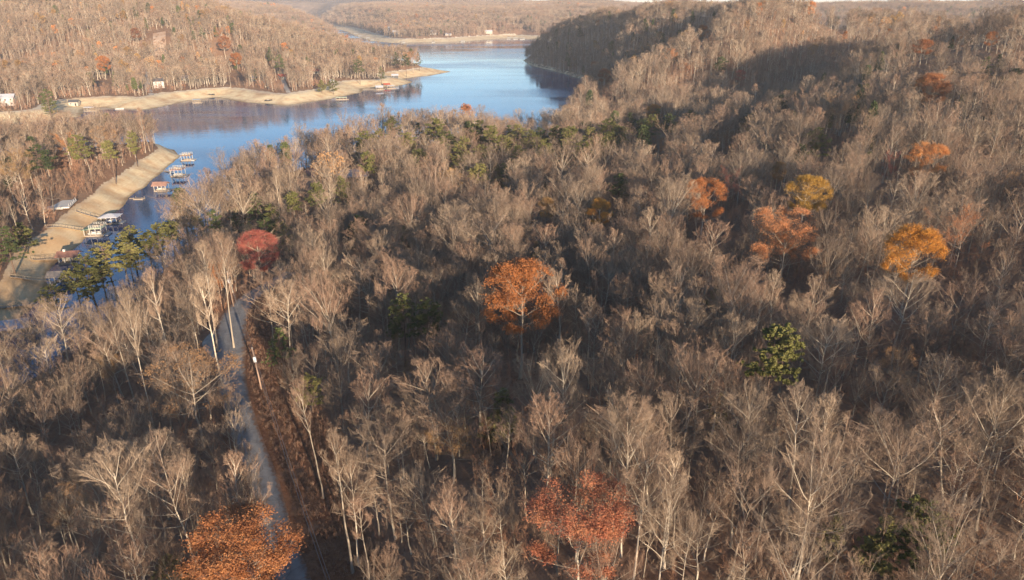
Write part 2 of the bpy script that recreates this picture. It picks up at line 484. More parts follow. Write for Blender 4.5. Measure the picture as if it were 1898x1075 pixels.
def smooth_line(pts, n):
    pts = np.asarray(pts, float)
    t = np.arange(len(pts)); tt = np.linspace(0, len(pts) - 1, n)
    out = []
    for k in range(pts.shape[1]):
        p = pts[:, k]; m = np.gradient(p)
        i = np.clip(np.floor(tt).astype(int), 0, len(pts) - 2); f = tt - i
        h00 = 2 * f**3 - 3 * f**2 + 1; h10 = f**3 - 2 * f**2 + f; h01 = -2 * f**3 + 3 * f**2; h11 = f**3 - f**2
        out.append(h00 * p[i] + h10 * m[i] + h01 * p[i + 1] + h11 * m[i + 1])
    return np.stack(out, -1)

def ribbon(name, pts, widths, mat, lift=0.05, cross=5, n=90, kind='structure', conform=True):
    c = smooth_line(pts, n); w = np.interp(np.linspace(0, 1, n), np.linspace(0, 1, len(widths)), widths)
    tg = np.gradient(c[:, :2], axis=0); tg /= np.linalg.norm(tg, axis=1)[:, None]
    nm = np.c_[tg[:, 1], -tg[:, 0]]
    s = np.linspace(-0.5, 0.5, cross)
    X = c[:, None, 0] + nm[:, None, 0] * w[:, None] * s; Y = c[:, None, 1] + nm[:, None, 1] * w[:, None] * s
    edge = 1 - 4 * s * s
    side = np.broadcast_to(np.abs(s) * 2, X.shape)
    Z = ground(X, Y) + lift * (0.6 + 0.4 * edge)
    id_ = np.arange(n * cross).reshape(n, cross)
    f = np.stack([id_[:-1, :-1], id_[:-1, 1:], id_[1:, 1:], id_[1:, :-1]], -1).reshape(-1, 4)[:, ::-1]
    o = link(name, mesh_np(name, np.stack([X, Y, Z], -1).reshape(-1, 3), f, [mat], smooth=True, attrs=dict(side=side.ravel())))
    if kind: tag(o, kind=kind)
    return o

def mat_road():
    t = NT('worn_asphalt'); p = t.pos()
    c = t.ramp(t.noise(0.5, 6, 0.7, p), [(0.3, (0.15, 0.142, 0.135)), (0.7, (0.27, 0.255, 0.235))])
    c = t.mix(t.ramp(t.noise(2.5, 5, 0.7, p), [(0.55, (0, 0, 0)), (0.75, (0.5, 0.5, 0.5))]), c, (0.30, 0.24, 0.19))
    sd_ = t.attr('side')
    track = t.ramp(sd_, [(0.12, (0, 0, 0)), (0.38, (0.35, 0.35, 0.35)), (0.62, (0, 0, 0))])
    c = t.mix(track, c, (0.31, 0.295, 0.27))
    lv = t.math('ADD', t.math('MULTIPLY', sd_, 0.62), t.math('MULTIPLY', t.noise(0.9, 6, 0.75, p), 0.75))
    c = t.mix(t.ramp(lv, [(0.80, (0, 0, 0)), (0.95, (0.95, 0.95, 0.95))]), c, t.ramp(t.noise(3.0, 4, 0.7, p), [(0.3, (0.11, 0.055, 0.03)), (0.7, (0.24, 0.13, 0.07))]))
    crack = t.node('ShaderNodeTexVoronoi', feature='DISTANCE_TO_EDGE'); crack.inputs['Scale'].default_value = 0.45; t.link(p, crack.inputs['Vector'])
    c = t.mix(t.ramp(crack.outputs['Distance'], [(0.0, (0.6, 0.6, 0.6)), (0.02, (0, 0, 0))]), c, (0.06, 0.058, 0.055))
    m = t.base(c, 0.85, 0.3); t.bump(t.noise(6, 4, 0.7, p), 0.3, 0.02); return m
M['road'] = mat_road()
M['gravel'] = simple('pale_gravel', (0.30, 0.26, 0.215), (0.50, 0.45, 0.38), 0.8, 0.95, 0.1)
ribbon('road', ROAD, [4.4, 4.4, 4.4, 4.4, 4.4, 4.6, 5.2, 6.4, 6.6, 5.6, 5.0, 4.6, 4.4], M['road'], 0.16, 11, 140)
ribbon('gravel_pulloff', [P(432, 596, 13), P(414, 612, 13), P(402, 632, 13), P(408, 655, 13), P(425, 680, 13)], [1.5, 4, 6, 4, 1.5], M['gravel'], 0.10, 5, 30)
#==TREES==
# ---------------------------------------------------------------- tree models
class Geo:
    def __init__(s): s.V = []; s.T = []; s.Q = []; s.mt = []; s.mq = []; s.n = 0
    def add(s, V, T=None, Q=None, m=0):
        if T is not None and len(T): s.T.append(np.asarray(T) + s.n); s.mt.append(np.full(len(T), m))
        if Q is not None and len(Q): s.Q.append(np.asarray(Q) + s.n); s.mq.append(np.full(len(Q), m))
        s.V.append(np.asarray(V, float)); s.n += len(V)
    def tube(s, pts, rr, sides, m=0):
        pts = np.asarray(pts, float); n = len(pts)
        t = np.gradient(pts, axis=0); t /= np.linalg.norm(t, axis=1)[:, None] + 1e-9
        ref = np.array([0.31, 0.95, 0.05]) if abs(t[0, 2]) > 0.7 else np.array([0.1, 0.05, 1.0])
        a = np.cross(t, ref); a /= np.linalg.norm(a, axis=1)[:, None] + 1e-9
        b = np.cross(t, a)
        th = np.arange(sides) * 2 * math.pi / sides
        ring = pts[:, None] + np.asarray(rr)[:, None, None] * (np.cos(th)[None, :, None] * a[:, None] + np.sin(th)[None, :, None] * b[:, None])
        i = np.arange(n * sides).reshape(n, sides)
        q = np.stack([i[:-1], np.roll(i[:-1], -1, 1), np.roll(i[1:], -1, 1), i[1:]], -1).reshape(-1, 4)
        s.add(ring.reshape(-1, 3), None, q, m)
    def spikes(s, base, tip, r, m=0):
        """slender three-sided tapering twigs, all at once"""
        base = np.asarray(base); tip = np.asarray(tip); n = len(base)
        d = tip - base; d /= np.linalg.norm(d, axis=1)[:, None] + 1e-9
        ref = np.tile([0.2, 0.1, 1.0], (n, 1)); ref[np.abs(d[:, 2]) > 0.8] = (1, 0.2, 0)
        a = np.cross(d, ref); a /= np.linalg.norm(a, axis=1)[:, None]; b = np.cross(d, a)
        r = np.broadcast_to(r, (n,))[:, None]
        V = np.stack([base + r * a, base + r * (-0.5 * a + 0.866 * b), base + r * (-0.5 * a - 0.866 * b), tip], 1).reshape(-1, 3)
        k = np.arange(n)[:, None] * 4
        T = np.concatenate([k + [0, 1, 3], k + [1, 2, 3], k + [2, 0, 3]])
        s.add(V, T, None, m)
    def leaves(s, c, size, g, m=0, flat=0.0):
        """folded leaf sprays: two triangles each, bent along the midrib"""
        n = len(c)
        u = g.normal(size=(n, 3)); u[:, 2] *= 1 - flat; u /= np.linalg.norm(u, axis=1)[:, None]
        w = np.cross(u, g.normal(size=(n, 3))); w /= np.linalg.norm(w, axis=1)[:, None] + 1e-9
        nn = np.cross(u, w)
        sz = (np.broadcast_to(size, (n,)) * g.uniform(0.7, 1.3, n))[:, None]
        V = np.stack([c - u * sz * 0.5, c + w * sz * 0.34 + nn * sz * 0.12, c + u * sz * 0.5, c - w * sz * 0.34 + nn * sz * 0.12], 1).reshape(-1, 3)
        k = np.arange(n)[:, None] * 4
        s.add(V, np.concatenate([k + [0, 1, 2], k + [0, 2, 3]]), None, m)
    def mesh(s, name, mats, smooth=False):
        F = []; mi = []
        if s.T: F.append(np.concatenate(s.T)); mi.append(np.concatenate(s.mt))
        if s.Q: F.append(np.concatenate(s.Q)); mi.append(np.concatenate(s.mq))
        return mesh_np(name, np.concatenate(s.V), F, mats, np.concatenate(mi), smooth)

def unit(v): return v / (np.linalg.norm(v, axis=-1, keepdims=True) + 1e-9)

def tilt(d, ang_, g):
    """directions turned away from d by ang_, in random planes"""
    r = g.normal(size=d.shape); p = unit(np.cross(d, r))
    return unit(d * np.cos(ang_)[:, None] + p * np.sin(ang_)[:, None])

STYLE = dict(   # crown base, leader end (of H), crown radius (of H), limb count, low/high limb elevation, curve up
    oval=(0.38, 0.88, 0.25, 16, 20, 62, 0.30), spread=(0.36, 0.72, 0.32, 13, 14, 62, 0.36), vase=(0.40, 0.62, 0.29, 11, 38, 74, 0.16),
    tall=(0.55, 0.93, 0.15, 12, 35, 68, 0.30), gnarl=(0.30, 0.66, 0.34, 9, 8, 58, 0.25), narrow=(0.45, 0.95, 0.11, 12, 45, 70, 0.22))

def skeleton(seed, style, H, n2=7, n3=6, n4=6, rs=1.0, lean=0.0, tw=1.0):
    g = np.random.default_rng(seed)
    cb, le, cr, nl, e0, e1, cu = STYLE[style]
    cb += g.uniform(-0.07, 0.05); cr *= g.uniform(0.85, 1.15); e0 += g.uniform(-9, 9); cu *= g.uniform(0.4, 1.1); nl += int(g.integers(-2, 3))
    trunk, crown = Geo(), Geo()
    nseg = 9
    tz = np.linspace(0, le * H, nseg)
    wob = np.cumsum(g.normal(0, 0.022 * H / nseg * 2, (nseg, 2)), 0); wob[0] = 0
    la = g.uniform(0, 6.28)
    tp = np.c_[wob + np.outer(tz * lean, [math.cos(la), math.sin(la)]), tz]
    r0 = 0.0105 * H * rs
    rr = r0 * (1 - 0.86 * (tz / (le * H)) ** 0.9); rr[0] *= 1.35
    kb = np.searchsorted(tz, cb * H) + 1
    trunk.tube(tp[:kb + 1], rr[:kb + 1], 6, 0)
    crown.tube(tp[kb:], rr[kb:], 5, 0)
    L1 = []; hs = np.linspace(cb, le * 0.985, nl) + g.normal(0, 0.018, nl)
    tips3 = []; pt = []
    for i, h in enumerate(hs):
        z = np.clip(h, 0.1, le) * H
        o = np.array([np.interp(z, tz, tp[:, k]) for k in range(3)])
        r_at = np.interp(z, tz, rr)
        az = i * 2.4 + g.normal(0, 0.35); u = (h - cb) / max(le - cb, 0.01)
        el = R(e0 + (e1 - e0) * np.clip(u, 0, 1) + g.normal(0, 6))
        env = cr * H * (1.0 if style in ('vase', 'gnarl') else (math.sin(math.pi * min(0.98, 0.22 + 0.66 * u)) ** 0.6))
        ln = env / max(math.cos(el), 0.34) * g.uniform(0.78, 1.12)
        ln = min(ln, (H * 1.0 - z) / max(math.sin(el), 0.3) * 0.95)
        d = np.array([math.cos(az) * math.cos(el), math.sin(az) * math.cos(el), math.sin(el)])
        m = 6; p = [o]; dd = d.copy()
        bend = 0.16 if style == 'gnarl' else 0.07
        for k in range(m):
            dd = unit(dd + np.array([0, 0, cu / m * 1.3]) + g.normal(0, bend, 3))
            p.append(p[-1] + dd * ln / m)
        p = np.array(p); rl = max(r_at * 0.62, 0.05 * rs) * np.linspace(1, 0.22, m + 1)
        crown.tube(p, rl, 4, 0); L1.append((p, ln, rl))
    # leader as a last limb
    L1.append((tp[kb:], le * H * 0.35, rr[kb:]))
    for p, ln, rl in L1:
        n = n2 + (2 if ln > 5 else 0)
        ts = np.linspace(0.22, 0.98, n) + g.normal(0, 0.03, n)
        ts = np.clip(ts, 0.1, 0.99) * (len(p) - 1)
        i0 = np.minimum(ts.astype(int), len(p) - 2); f = (ts - i0)[:, None]
        o = p[i0] * (1 - f) + p[i0 + 1] * f; dl = unit(p[i0 + 1] - p[i0])
        d2 = tilt(dl, np.radians(g.uniform(20, 46, n)), g); d2 = unit(d2 + np.array([0, 0, 0.18]))
        l2 = np.clip(ln * 0.46 * (1.12 - 0.6 * ts / (len(p) - 1)) * g.uniform(0.75, 1.2, n), 0.8, 4.0)
        r2 = np.maximum(np.interp(ts, np.arange(len(p)), rl) * 0.42, 0.016 * rs)
        for j in range(n):
            m = 4; pp = [o[j]]; dd = d2[j]
            for k in range(m):
                dd = unit(dd + np.array([0, 0, 0.06]) + g.normal(0, 0.11, 3)); pp.append(pp[-1] + dd * l2[j] / m)
            pp = np.array(pp); crown.tube(pp, r2[j] * np.linspace(1, 0.35, m + 1), 3, 0 if r2[j] > 0.035 * rs else 1)
            tips3.append((pp, l2[j], r2[j] * 0.5))
    # third order and twiglets, vectorised
    P2 = np.array([t[0] for t in tips3]); l2 = np.array([t[1] for t in tips3]); r2 = np.array([t[2] for t in tips3])
    n = len(P2); ts = g.uniform(0.25, 1.0, (n, n3)) * 4; ts[:, -1] = 3.99
    i0 = np.minimum(ts.astype(int), 3); f = (ts - i0)[..., None]
    ar = np.arange(n)[:, None]
    o = (P2[ar, i0] * (1 - f) + P2[ar, i0 + 1] * f).reshape(-1, 3); dl = unit(P2[ar, i0 + 1] - P2[ar, i0]).reshape(-1, 3)
    d3 = tilt(dl, np.radians(g.uniform(12, 40, len(o))), g); d3 = unit(d3 + np.array([0, 0, 0.13]))
    l3 = np.clip(np.repeat(l2, n3) * g.uniform(0.35, 0.65, len(o)), 0.5, 1.7)
    e3 = o + d3 * l3[:, None]
    if style != 'gnarl':      # outer twigs end on a rounded crown outline
        zt_, zb_ = np.percentile(e3[:, 2], 96), np.percentile(e3[:, 2], 3)
        ce = np.array([np.median(e3[:, 0]), np.median(e3[:, 1]), 0.5 * (zt_ + zb_)])
        rr_ = np.percentile(np.hypot(e3[:, 0] - ce[0], e3[:, 1] - ce[1]), 84)
        rv = np.array([rr_, rr_, max(0.5 * (zt_ - zb_), 1.0)]) * 1.04
    else: ce = rv = None
    def shell(b_, e_):
        if ce is None: return e_
        m_ = np.linalg.norm((e_ - ce) / rv, axis=1, keepdims=True)
        return np.where(m_ > 1, ce + (e_ - ce) / np.maximum(m_, 1e-6) * g.uniform(0.93, 1.05, (len(e_), 1)), e_)
    e3 = shell(o, e3)
    crown.spikes(o, e3, np.maximum(np.repeat(r2, n3) * 0.6, 0.0105 * rs) * tw, 1)
    t4 = g.uniform(0.2, 1.0, (len(o), n4))
    o4 = (o[:, None] + (e3 - o)[:, None] * t4[..., None]).reshape(-1, 3)
    d4 = tilt(np.repeat(d3, n4, 0), np.radians(g.uniform(8, 34, len(o4))), g); d4 = unit(d4 + np.array([0, 0, 0.08]))
    l4 = g.uniform(0.35, 0.95, len(o4)) * np.repeat(np.clip(l3, 0.6, 1.3), n4)
    e4 = shell(o4, o4 + d4 * l4[:, None])
    if n4: crown.spikes(o4, e4, 0.0078 * rs * tw, 1)
    ends = np.concatenate([e3, e4]) if n4 else e3
    # normalise: crown radius for placing by size
    rad_ = np.percentile(np.hypot(ends[:, 0], ends[:, 1]), 92)
    return trunk, crown, ends, dict(H=float(ends[:, 2].max()), rad=float(rad_), mid=float(0.5 * (np.percentile(ends[:, 2], 4) + ends[:, 2].max())),
                                    hc=float(ends[:, 2].max() - np.percentile(ends[:, 2], 4)))

BARK2 = [M['bark'], M['twig']]
BARE = []      # (style, trunk mesh, crown mesh, info)
for k, st in enumerate(['oval', 'oval', 'spread', 'spread', 'vase', 'vase', 'tall', 'tall', 'gnarl', 'gnarl', 'narrow', 'oval', 'spread', 'oval', 'vase', 'spread', 'oval']):
    tr, cr, ends, info = skeleton(100 + k, st, 19.0, n2=8, n3=6, n4=7, lean=[0, .05, .03, .08, .02, .06, .03, .07, .05, .1, .02, .1][k % 12])
    BARE.append((st, tr.mesh('trunk', BARK2, True), cr.mesh('crown', BARK2), info))
# the same tree kinds with fewer, stouter twigs for the middle distance and the far slopes
def merged(name, tr, cr, mats): 
    g = Geo(); 
    for s in (tr, cr):
        for V_ in [np.concatenate(s.V)]:
            T_ = np.concatenate(s.T) if s.T else None; Q_ = np.concatenate(s.Q) if s.Q else None
            b = g.n
            g.V.append(V_); g.n += len(V_)
            if T_ is not None: g.T.append(T_ + b); g.mt.append(np.concatenate(s.mt))
            if Q_ is not None: g.Q.append(Q_ + b); g.mq.append(np.concatenate(s.mq))
    return g.mesh(name, mats)

def leafy_model(seed, style, H, n_leaf, size, spread_, trim=None):
    g = np.random.default_rng(seed + 5000)
    tr, cr, ends, info = skeleton(seed, style, H, n2=7, n3=6, n4=3)
    c = ends[g.integers(0, len(ends), n_leaf)] + g.normal(0, spread_, (n_leaf, 3))
    # leaves thin out in patches so that limbs and gaps show
    k = vnoise(c[:, 0] / 1.15 + c[:, 2] * 0.61, c[:, 1] / 1.15 - c[:, 2] * 0.53, seed) * 0.7 + vnoise(c[:, 0] / 2.1 - c[:, 2] * 0.43, c[:, 1] / 2.1 + c[:, 2] * 0.57, seed + 9) * 0.5
    c = c[k > (trim if trim is not None else -0.25)]
    lv = Geo(); lv.leaves(c, size, g)
    return style, tr.mesh('trunk', BARK2, True), cr.mesh('branches', BARK2), lv, info

LEAFY = dict(
    dense=[leafy_model(300 + k, 'oval', 18.0, 34000, 0.155, 0.26, -0.27) for k in range(2)],
    broad=[leafy_model(310 + k, 'spread', 18.0, 30000, 0.155, 0.24, -0.15) for k in range(2)],
    sparse=[leafy_model(320 + k, ['spread', 'gnarl'][k], 18.0, 12000, 0.15, 0.24, -0.05) for k in range(2)])
LEAFMESH = {k: [x[3].mesh('foliage', [M['orange']]) for x in v] for k, v in LEAFY.items()}

def pine_model(seed, H, cb, rad_, cone, nb, ntuft, dark=False):
    g = np.random.default_rng(seed)
    tr, fo = Geo(), Geo()
    tz = np.linspace(0, H * 0.98, 10); wob = np.cumsum(g.normal(0, 0.06, (10, 2)), 0); wob[0] = 0
    tp = np.c_[wob, tz]; rr = 0.0105 * H * (1 - 0.9 * tz / H)
    tr.tube(tp, rr, 6, 0)
    br = Geo()
    for i in range(nb):
        u = (i + g.uniform(0, 1)) / nb
        z = H * (cb + (0.97 - cb) * u)
        o = np.array([np.interp(z, tz, tp[:, 0]), np.interp(z, tz, tp[:, 1]), z])
        az = g.uniform(0, 6.28)
        env = rad_ * ((1 - u) ** 0.75 + 0.08 if cone else (math.sin(math.pi * min(0.97, 0.30 + 0.62 * u)) ** 0.8))
        ln = env * g.uniform(0.6, 1.15)
        el = R(g.normal(4 + 30 * u, 9)); d = np.array([math.cos(az) * math.cos(el), math.sin(az) * math.cos(el), math.sin(el)])
        p = o + np.linspace(0, 1, 5)[:, None] * d * ln + np.c_[np.zeros((5, 2)), np.linspace(0, 1, 5) ** 2 * ln * 0.18]
        br.tube(p, 0.055 * np.linspace(1, 0.25, 5), 3, 0)
        n = max(3, int(ntuft * ln / rad_))
        t = g.uniform(0.3, 1.0, n) ** 0.7
        c = o + t[:, None] * d * ln + np.c_[np.zeros((n, 2)), t ** 2 * ln * 0.18] + g.normal(0, 1, (n, 3)) * np.array([0.34, 0.34, 0.12]) * (0.35 + ln * 0.22)
        br.spikes(o + (t * 0.8)[:, None] * d * ln, c, 0.018, 0)
        # needle sprays: bundles of slim blades round each shoot
        nn = 13
        cc = np.repeat(c, nn, 0); dd = unit(g.normal(size=(n * nn, 3)) + d * 0.6 + np.array([0, 0, 0.35]))
        fo.leaves(cc + dd * 0.16, 0.40 if not dark else 0.34, g, 0)
    rad_ = rad_ * 0.74
    return tr.mesh('trunk', [M['darkbark']], True), br.mesh('branches', [M['darkbark']]), fo.mesh('needles', [M['darkneedle'] if dark else M['needle']]), dict(H=H, rad=rad_, mid=H * (cb + 1) / 2, hc=H * (1 - cb))

PINES = dict(tall=[pine_model(500, 20, 0.52, 3.1, False, 56, 11), pine_model(501, 20, 0.58, 3.5, False, 54, 12), pine_model(502, 21, 0.42, 2.9, False, 62, 10)],
             dark=[pine_model(510, 19, 0.48, 3.0, False, 58, 11, True), pine_model(511, 17, 0.3, 3.0, True, 56, 9, True)],
             round=[pine_model(520, 13, 0.22, 3.4, False, 56, 10), pine_model(521, 12, 0.18, 3.2, True, 58, 10)],
             cedar=[pine_model(530, 10, 0.08, 1.9, True, 60, 8)])
#==PLACE==
# ---------------------------------------------------------------- where the trees stand
ORD = 'first second third fourth fifth sixth seventh eighth ninth tenth eleventh twelfth thirteenth fourteenth fifteenth sixteenth seventeenth eighteenth nineteenth twentieth twenty-first twenty-second twenty-third twenty-fourth twenty-fifth twenty-sixth twenty-seventh twenty-eighth twenty-ninth thirtieth'.split()
NSH = 32
def SHORD(k): return ORD[k] + ' from the left' if k < NSH // 2 else (ORD[NSH - 1 - k] + ' from the right')
TAKEN = []           # (x, y, radius) of ground already used
LAND = []            # (u, v, phrase) landmarks for the labels
CLEAR = []           # cleared ground: (x, y, radius)
HERO = []            # crowns to keep in view

def solve(entries, infos):
    """entries (u, v, w, h): crown centre and size in the photo -> ground point and scales"""
    e = np.array([x[:4] for x in entries], float)
    Hm = np.array([i['H'] for i in infos]); mid = np.array([i['mid'] for i in infos]); rd = np.array([i['rad'] for i in infos]); hc = np.array([i['hc'] for i in infos])
    s = np.ones(len(e)); sz = np.ones(len(e))
    for _ in range(3):
        p, dep = ray_hit(e[:, 0], e[:, 1], mid * sz)
        s = np.clip(e[:, 2] * dep / F_PX / (2 * rd), 0.35, 1.7)
        depr = np.arctan2(CAM_Z - p[:, 2] - mid * sz, np.hypot(p[:, 0], p[:, 1]))
        hh = e[:, 3] * dep / F_PX
        hh = (hh - 2 * rd * s * np.sin(depr) * 0.7) / np.cos(depr)
        sz = np.clip(0.5 * hh / hc + 0.5 * s ** 0.5, 0.55, 1.35)
    return p, s, sz, dep

def put_tree(name, meshes, p, s, sz, rz, rx=0.0, ry=0.0, mats=None):
    root = empty(name, (p[0], p[1], p[2] - 0.12), rz)
    root.rotation_euler = (rx, ry, rz)
    root.scale = (s, s, sz)
    for nm, me in meshes:
        o = link(nm, me, root)
        if mats and nm in mats:
            o.material_slots[0].link = 'OBJECT'; o.material_slots[0].material = mats[nm]
    return root

# --- trees that still hold their leaves: (u, v, w, h, shape, colour, label, short phrase)
LEAF = [
 (965, 545, 142, 132, 'dense', 'orange', 'large dense orange oak, biggest orange crown in the middle of the bare forest', 'big orange oak'),
 (1460, 428, 128, 92, 'broad', 'lightorange', 'broad orange oak with open limbs below a flat spreading crown on the right slope', 'broad orange oak'),
 (1697, 462, 98, 96, 'dense', 'gold', 'compact golden orange tree, brightest round crown on the right slope', 'compact golden tree'),
 (1790, 428, 128, 96, 'sparse', 'lightorange', 'loose orange tree with see-through crown behind the compact golden tree', 'loose orange tree'),
 (1308, 362, 74, 62, 'broad', 'orange', 'rounded orange tree fringed with gold beside a thinner russet tree', 'gold-fringed orange tree'),
 (1352, 336, 58, 60, 'sparse', 'red', 'thin russet red tree leaning over the right of the gold-fringed orange tree', 'thin russet red tree'),
 (1496, 354, 74, 52, 'dense', 'olive', 'olive gold tree with a domed crown above a pale bare tree', 'olive gold tree'),
 (1110, 388, 44, 28, 'dense', 'gold', 'small bright yellow gold crown poking out of the bare woods', 'small yellow tree'),
 (1012, 382, 32, 30, 'dense', 'russet', 'small rust brown crown left of the small yellow tree', 'small rust crown'),
 (475, 460, 70, 58, 'dense', 'red', 'crimson red tree beside a yellow-green pine where the road bends', 'crimson tree'),
 (1075, 962, 196, 160, 'broad', 'coral', 'large coral red oak with gaps in its crown, lowest red crown', 'coral red oak'),
 (452, 1020, 195, 140, 'dense', 'rust', 'wide orange oak beside the shaded lower road', 'roadside orange oak'),
 (1731, 165, 66, 44, 'dense', 'rust', 'round red-orange tree standing alone high on the right slope', 'high red-orange tree'),
 (1558, 205, 92, 62, 'sparse', 'tan', 'ragged tan-orange tree above the wooded hollow', 'ragged tan-orange tree'),
 (1716, 290, 70, 50, 'broad', 'orange', 'mottled rust orange tree below the high red-orange tree', 'mottled rust tree'),
 (1652, 302, 44, 34, 'sparse', 'red', 'faint russet crown left of the mottled rust tree', 'faint russet crown'),
 (352, 692, 165, 112, 'sparse', 'tan', 'wide thin tan-leaved tree beside the gravel pull-off of the road', 'thin tan-leaved tree'),
 (205, 690, 62, 60, 'sparse', 'russet', 'brown russet tree in front of the tall bare pair by the inlet', 'brown russet tree'),
 (120, 932, 76, 60, 'sparse', 'tan', 'small ochre tree low among bare trees left of the road', 'small ochre tree'),
 (402, 512, 26, 52, 'sparse', 'orange', 'slim orange understorey tree beside the far utility pole', 'slim orange tree'),
 (1443, 314, 26, 26, 'dense', 'russet', 'tiny rust crown between bare trees above the olive gold tree', 'tiny rust crown'),
 (1345, 258, 50, 20, 'sparse', 'tan', 'flat tan crown at the foot of the shaded hollow', 'flat tan crown'),
 (1668, 668, 62, 46, 'sparse', 'tan', 'bare-looking tree keeping a patch of tan orange leaves', 'tan patched tree'),
 (1540, 520, 70, 26, 'sparse', 'tan', 'wide bare tree with tan orange leaves along its top', 'tan-topped tree'),
 (838, 800, 96, 50, 'sparse', 'russet', 'spreading tree keeping brown leaves on its lower limbs', 'brown-leaved tree'),
 (735, 657, 30, 34, 'sparse', 'russet', 'little rusty tree among the bare trees above the fork-limbed one', 'little rusty tree'),
 (1222, 265, 20, 26, 'sparse', 'orange', 'orange crown in shade behind the lakeside pines', 'shaded orange crown'),
 (1212, 205, 26, 16, 'dense', 'gold', 'small yellow crown at the foot of the sunny ridge', 'small yellow ridge tree'),
 (28, 300, 62, 60, 'sparse', 'russet', 'rust-brown tree at the left end of the far inlet woods', 'rust-brown inlet tree'),
 (120, 268, 60, 50, 'sparse', 'orange', 'thin orange tree in the woods above the inlet beach', 'thin orange inlet tree'),
 (190, 250, 44, 36, 'sparse', 'tan', 'tan tree behind the beach in the inlet woods', 'tan inlet tree'),
 (190, 116, 34, 24, 'dense', 'orange', 'orange tree high on the hillside across the back cove', 'orange hillside tree'),
 (252, 60, 18, 16, 'dense', 'rust', 'small red tree near the top of the far hillside', 'small red hillside tree'),
 (408, 60, 26, 18, 'sparse', 'orange', 'pale orange crown far up the lake hillside', 'pale orange crown'),
 (414, 77, 26, 20, 'dense', 'rust', 'dull red crown far up the lake hillside', 'dull red crown'),
 (438, 108, 24, 18, 'dense', 'orange', 'orange crown halfway up the lake hillside', 'orange crown halfway'),
 (765, 104, 26, 26, 'sparse', 'orange', 'orange tree among pines on the small lake point', 'orange point tree'),
 (1170, 60, 0, 0, '', '', '', ''),
 (1120, 138, 24, 18, 'dense', 'rust', 'rust tree on the nose of the sunny ridge above the lake', 'rust ridge tree'),
 (1242, 98, 26, 16, 'sparse', 'orange', 'russet orange crown on the upper sunny ridge', 'russet ridge crown'),
 (1302, 56, 20, 14, 'dense', 'rust', 'red crown on the shoulder of the sunny ridge', 'red ridge crown'),
 (1268, 124, 22, 14, 'sparse', 'rust', 'dark red crown midway on the sunny ridge', 'dark red ridge crown'),
 (1372, 138, 18, 10, 'dense', 'red', 'small crimson crown at the edge of the shaded hollow', 'small crimson crown'),
 (1712, 85, 34, 16, 'dense', 'rust', 'row-end rust crown on the crest above the shaded gully', 'crest rust crown'),
 (1778, 68, 46, 14, 'sparse', 'rust', 'flat rust crown along the crest near the skyline', 'flat crest crown'),
 (1838, 70, 22, 18, 'dense', 'orange', 'orange crown near the right end of the skyline ridge', 'skyline orange crown'),
 (1735, 42, 28, 18, 'sparse', 'orange', 'faded orange crown just below the right skyline', 'faded skyline crown'),
 (1880, 335, 34, 30, 'sparse', 'tan', 'tan crown at the right edge of the woods', 'tan edge crown'),
]
LEAF = [e for e in LEAF if e[2]]
lk = [k % 2 for k in range(len(LEAF))]
p_, s_, z_, d_ = solve(LEAF, [LEAFY[e[4]][lk[i]][4] for i, e in enumerate(LEAF)])
for i, e in enumerate(LEAF):
    st, tr, br, lv, info = LEAFY[e[4]][lk[i]]
    o = put_tree('autumn_tree', [('trunk', tr), ('branches', br), ('foliage', LEAFMESH[e[4]][lk[i]])], p_[i], s_[i], z_[i], random.uniform(0, 6.28), mats={'foliage': M[e[5]]})
    tag(o, e[6], 'autumn tree', 'trees still holding autumn leaves')
    TAKEN.append((p_[i][0], p_[i][1], max(2.5, s_[i] * info['rad'] * 0.75)))
    LAND.append((e[0], e[1], e[7])); HERO.append((e[:4], p_[i][:2], True))

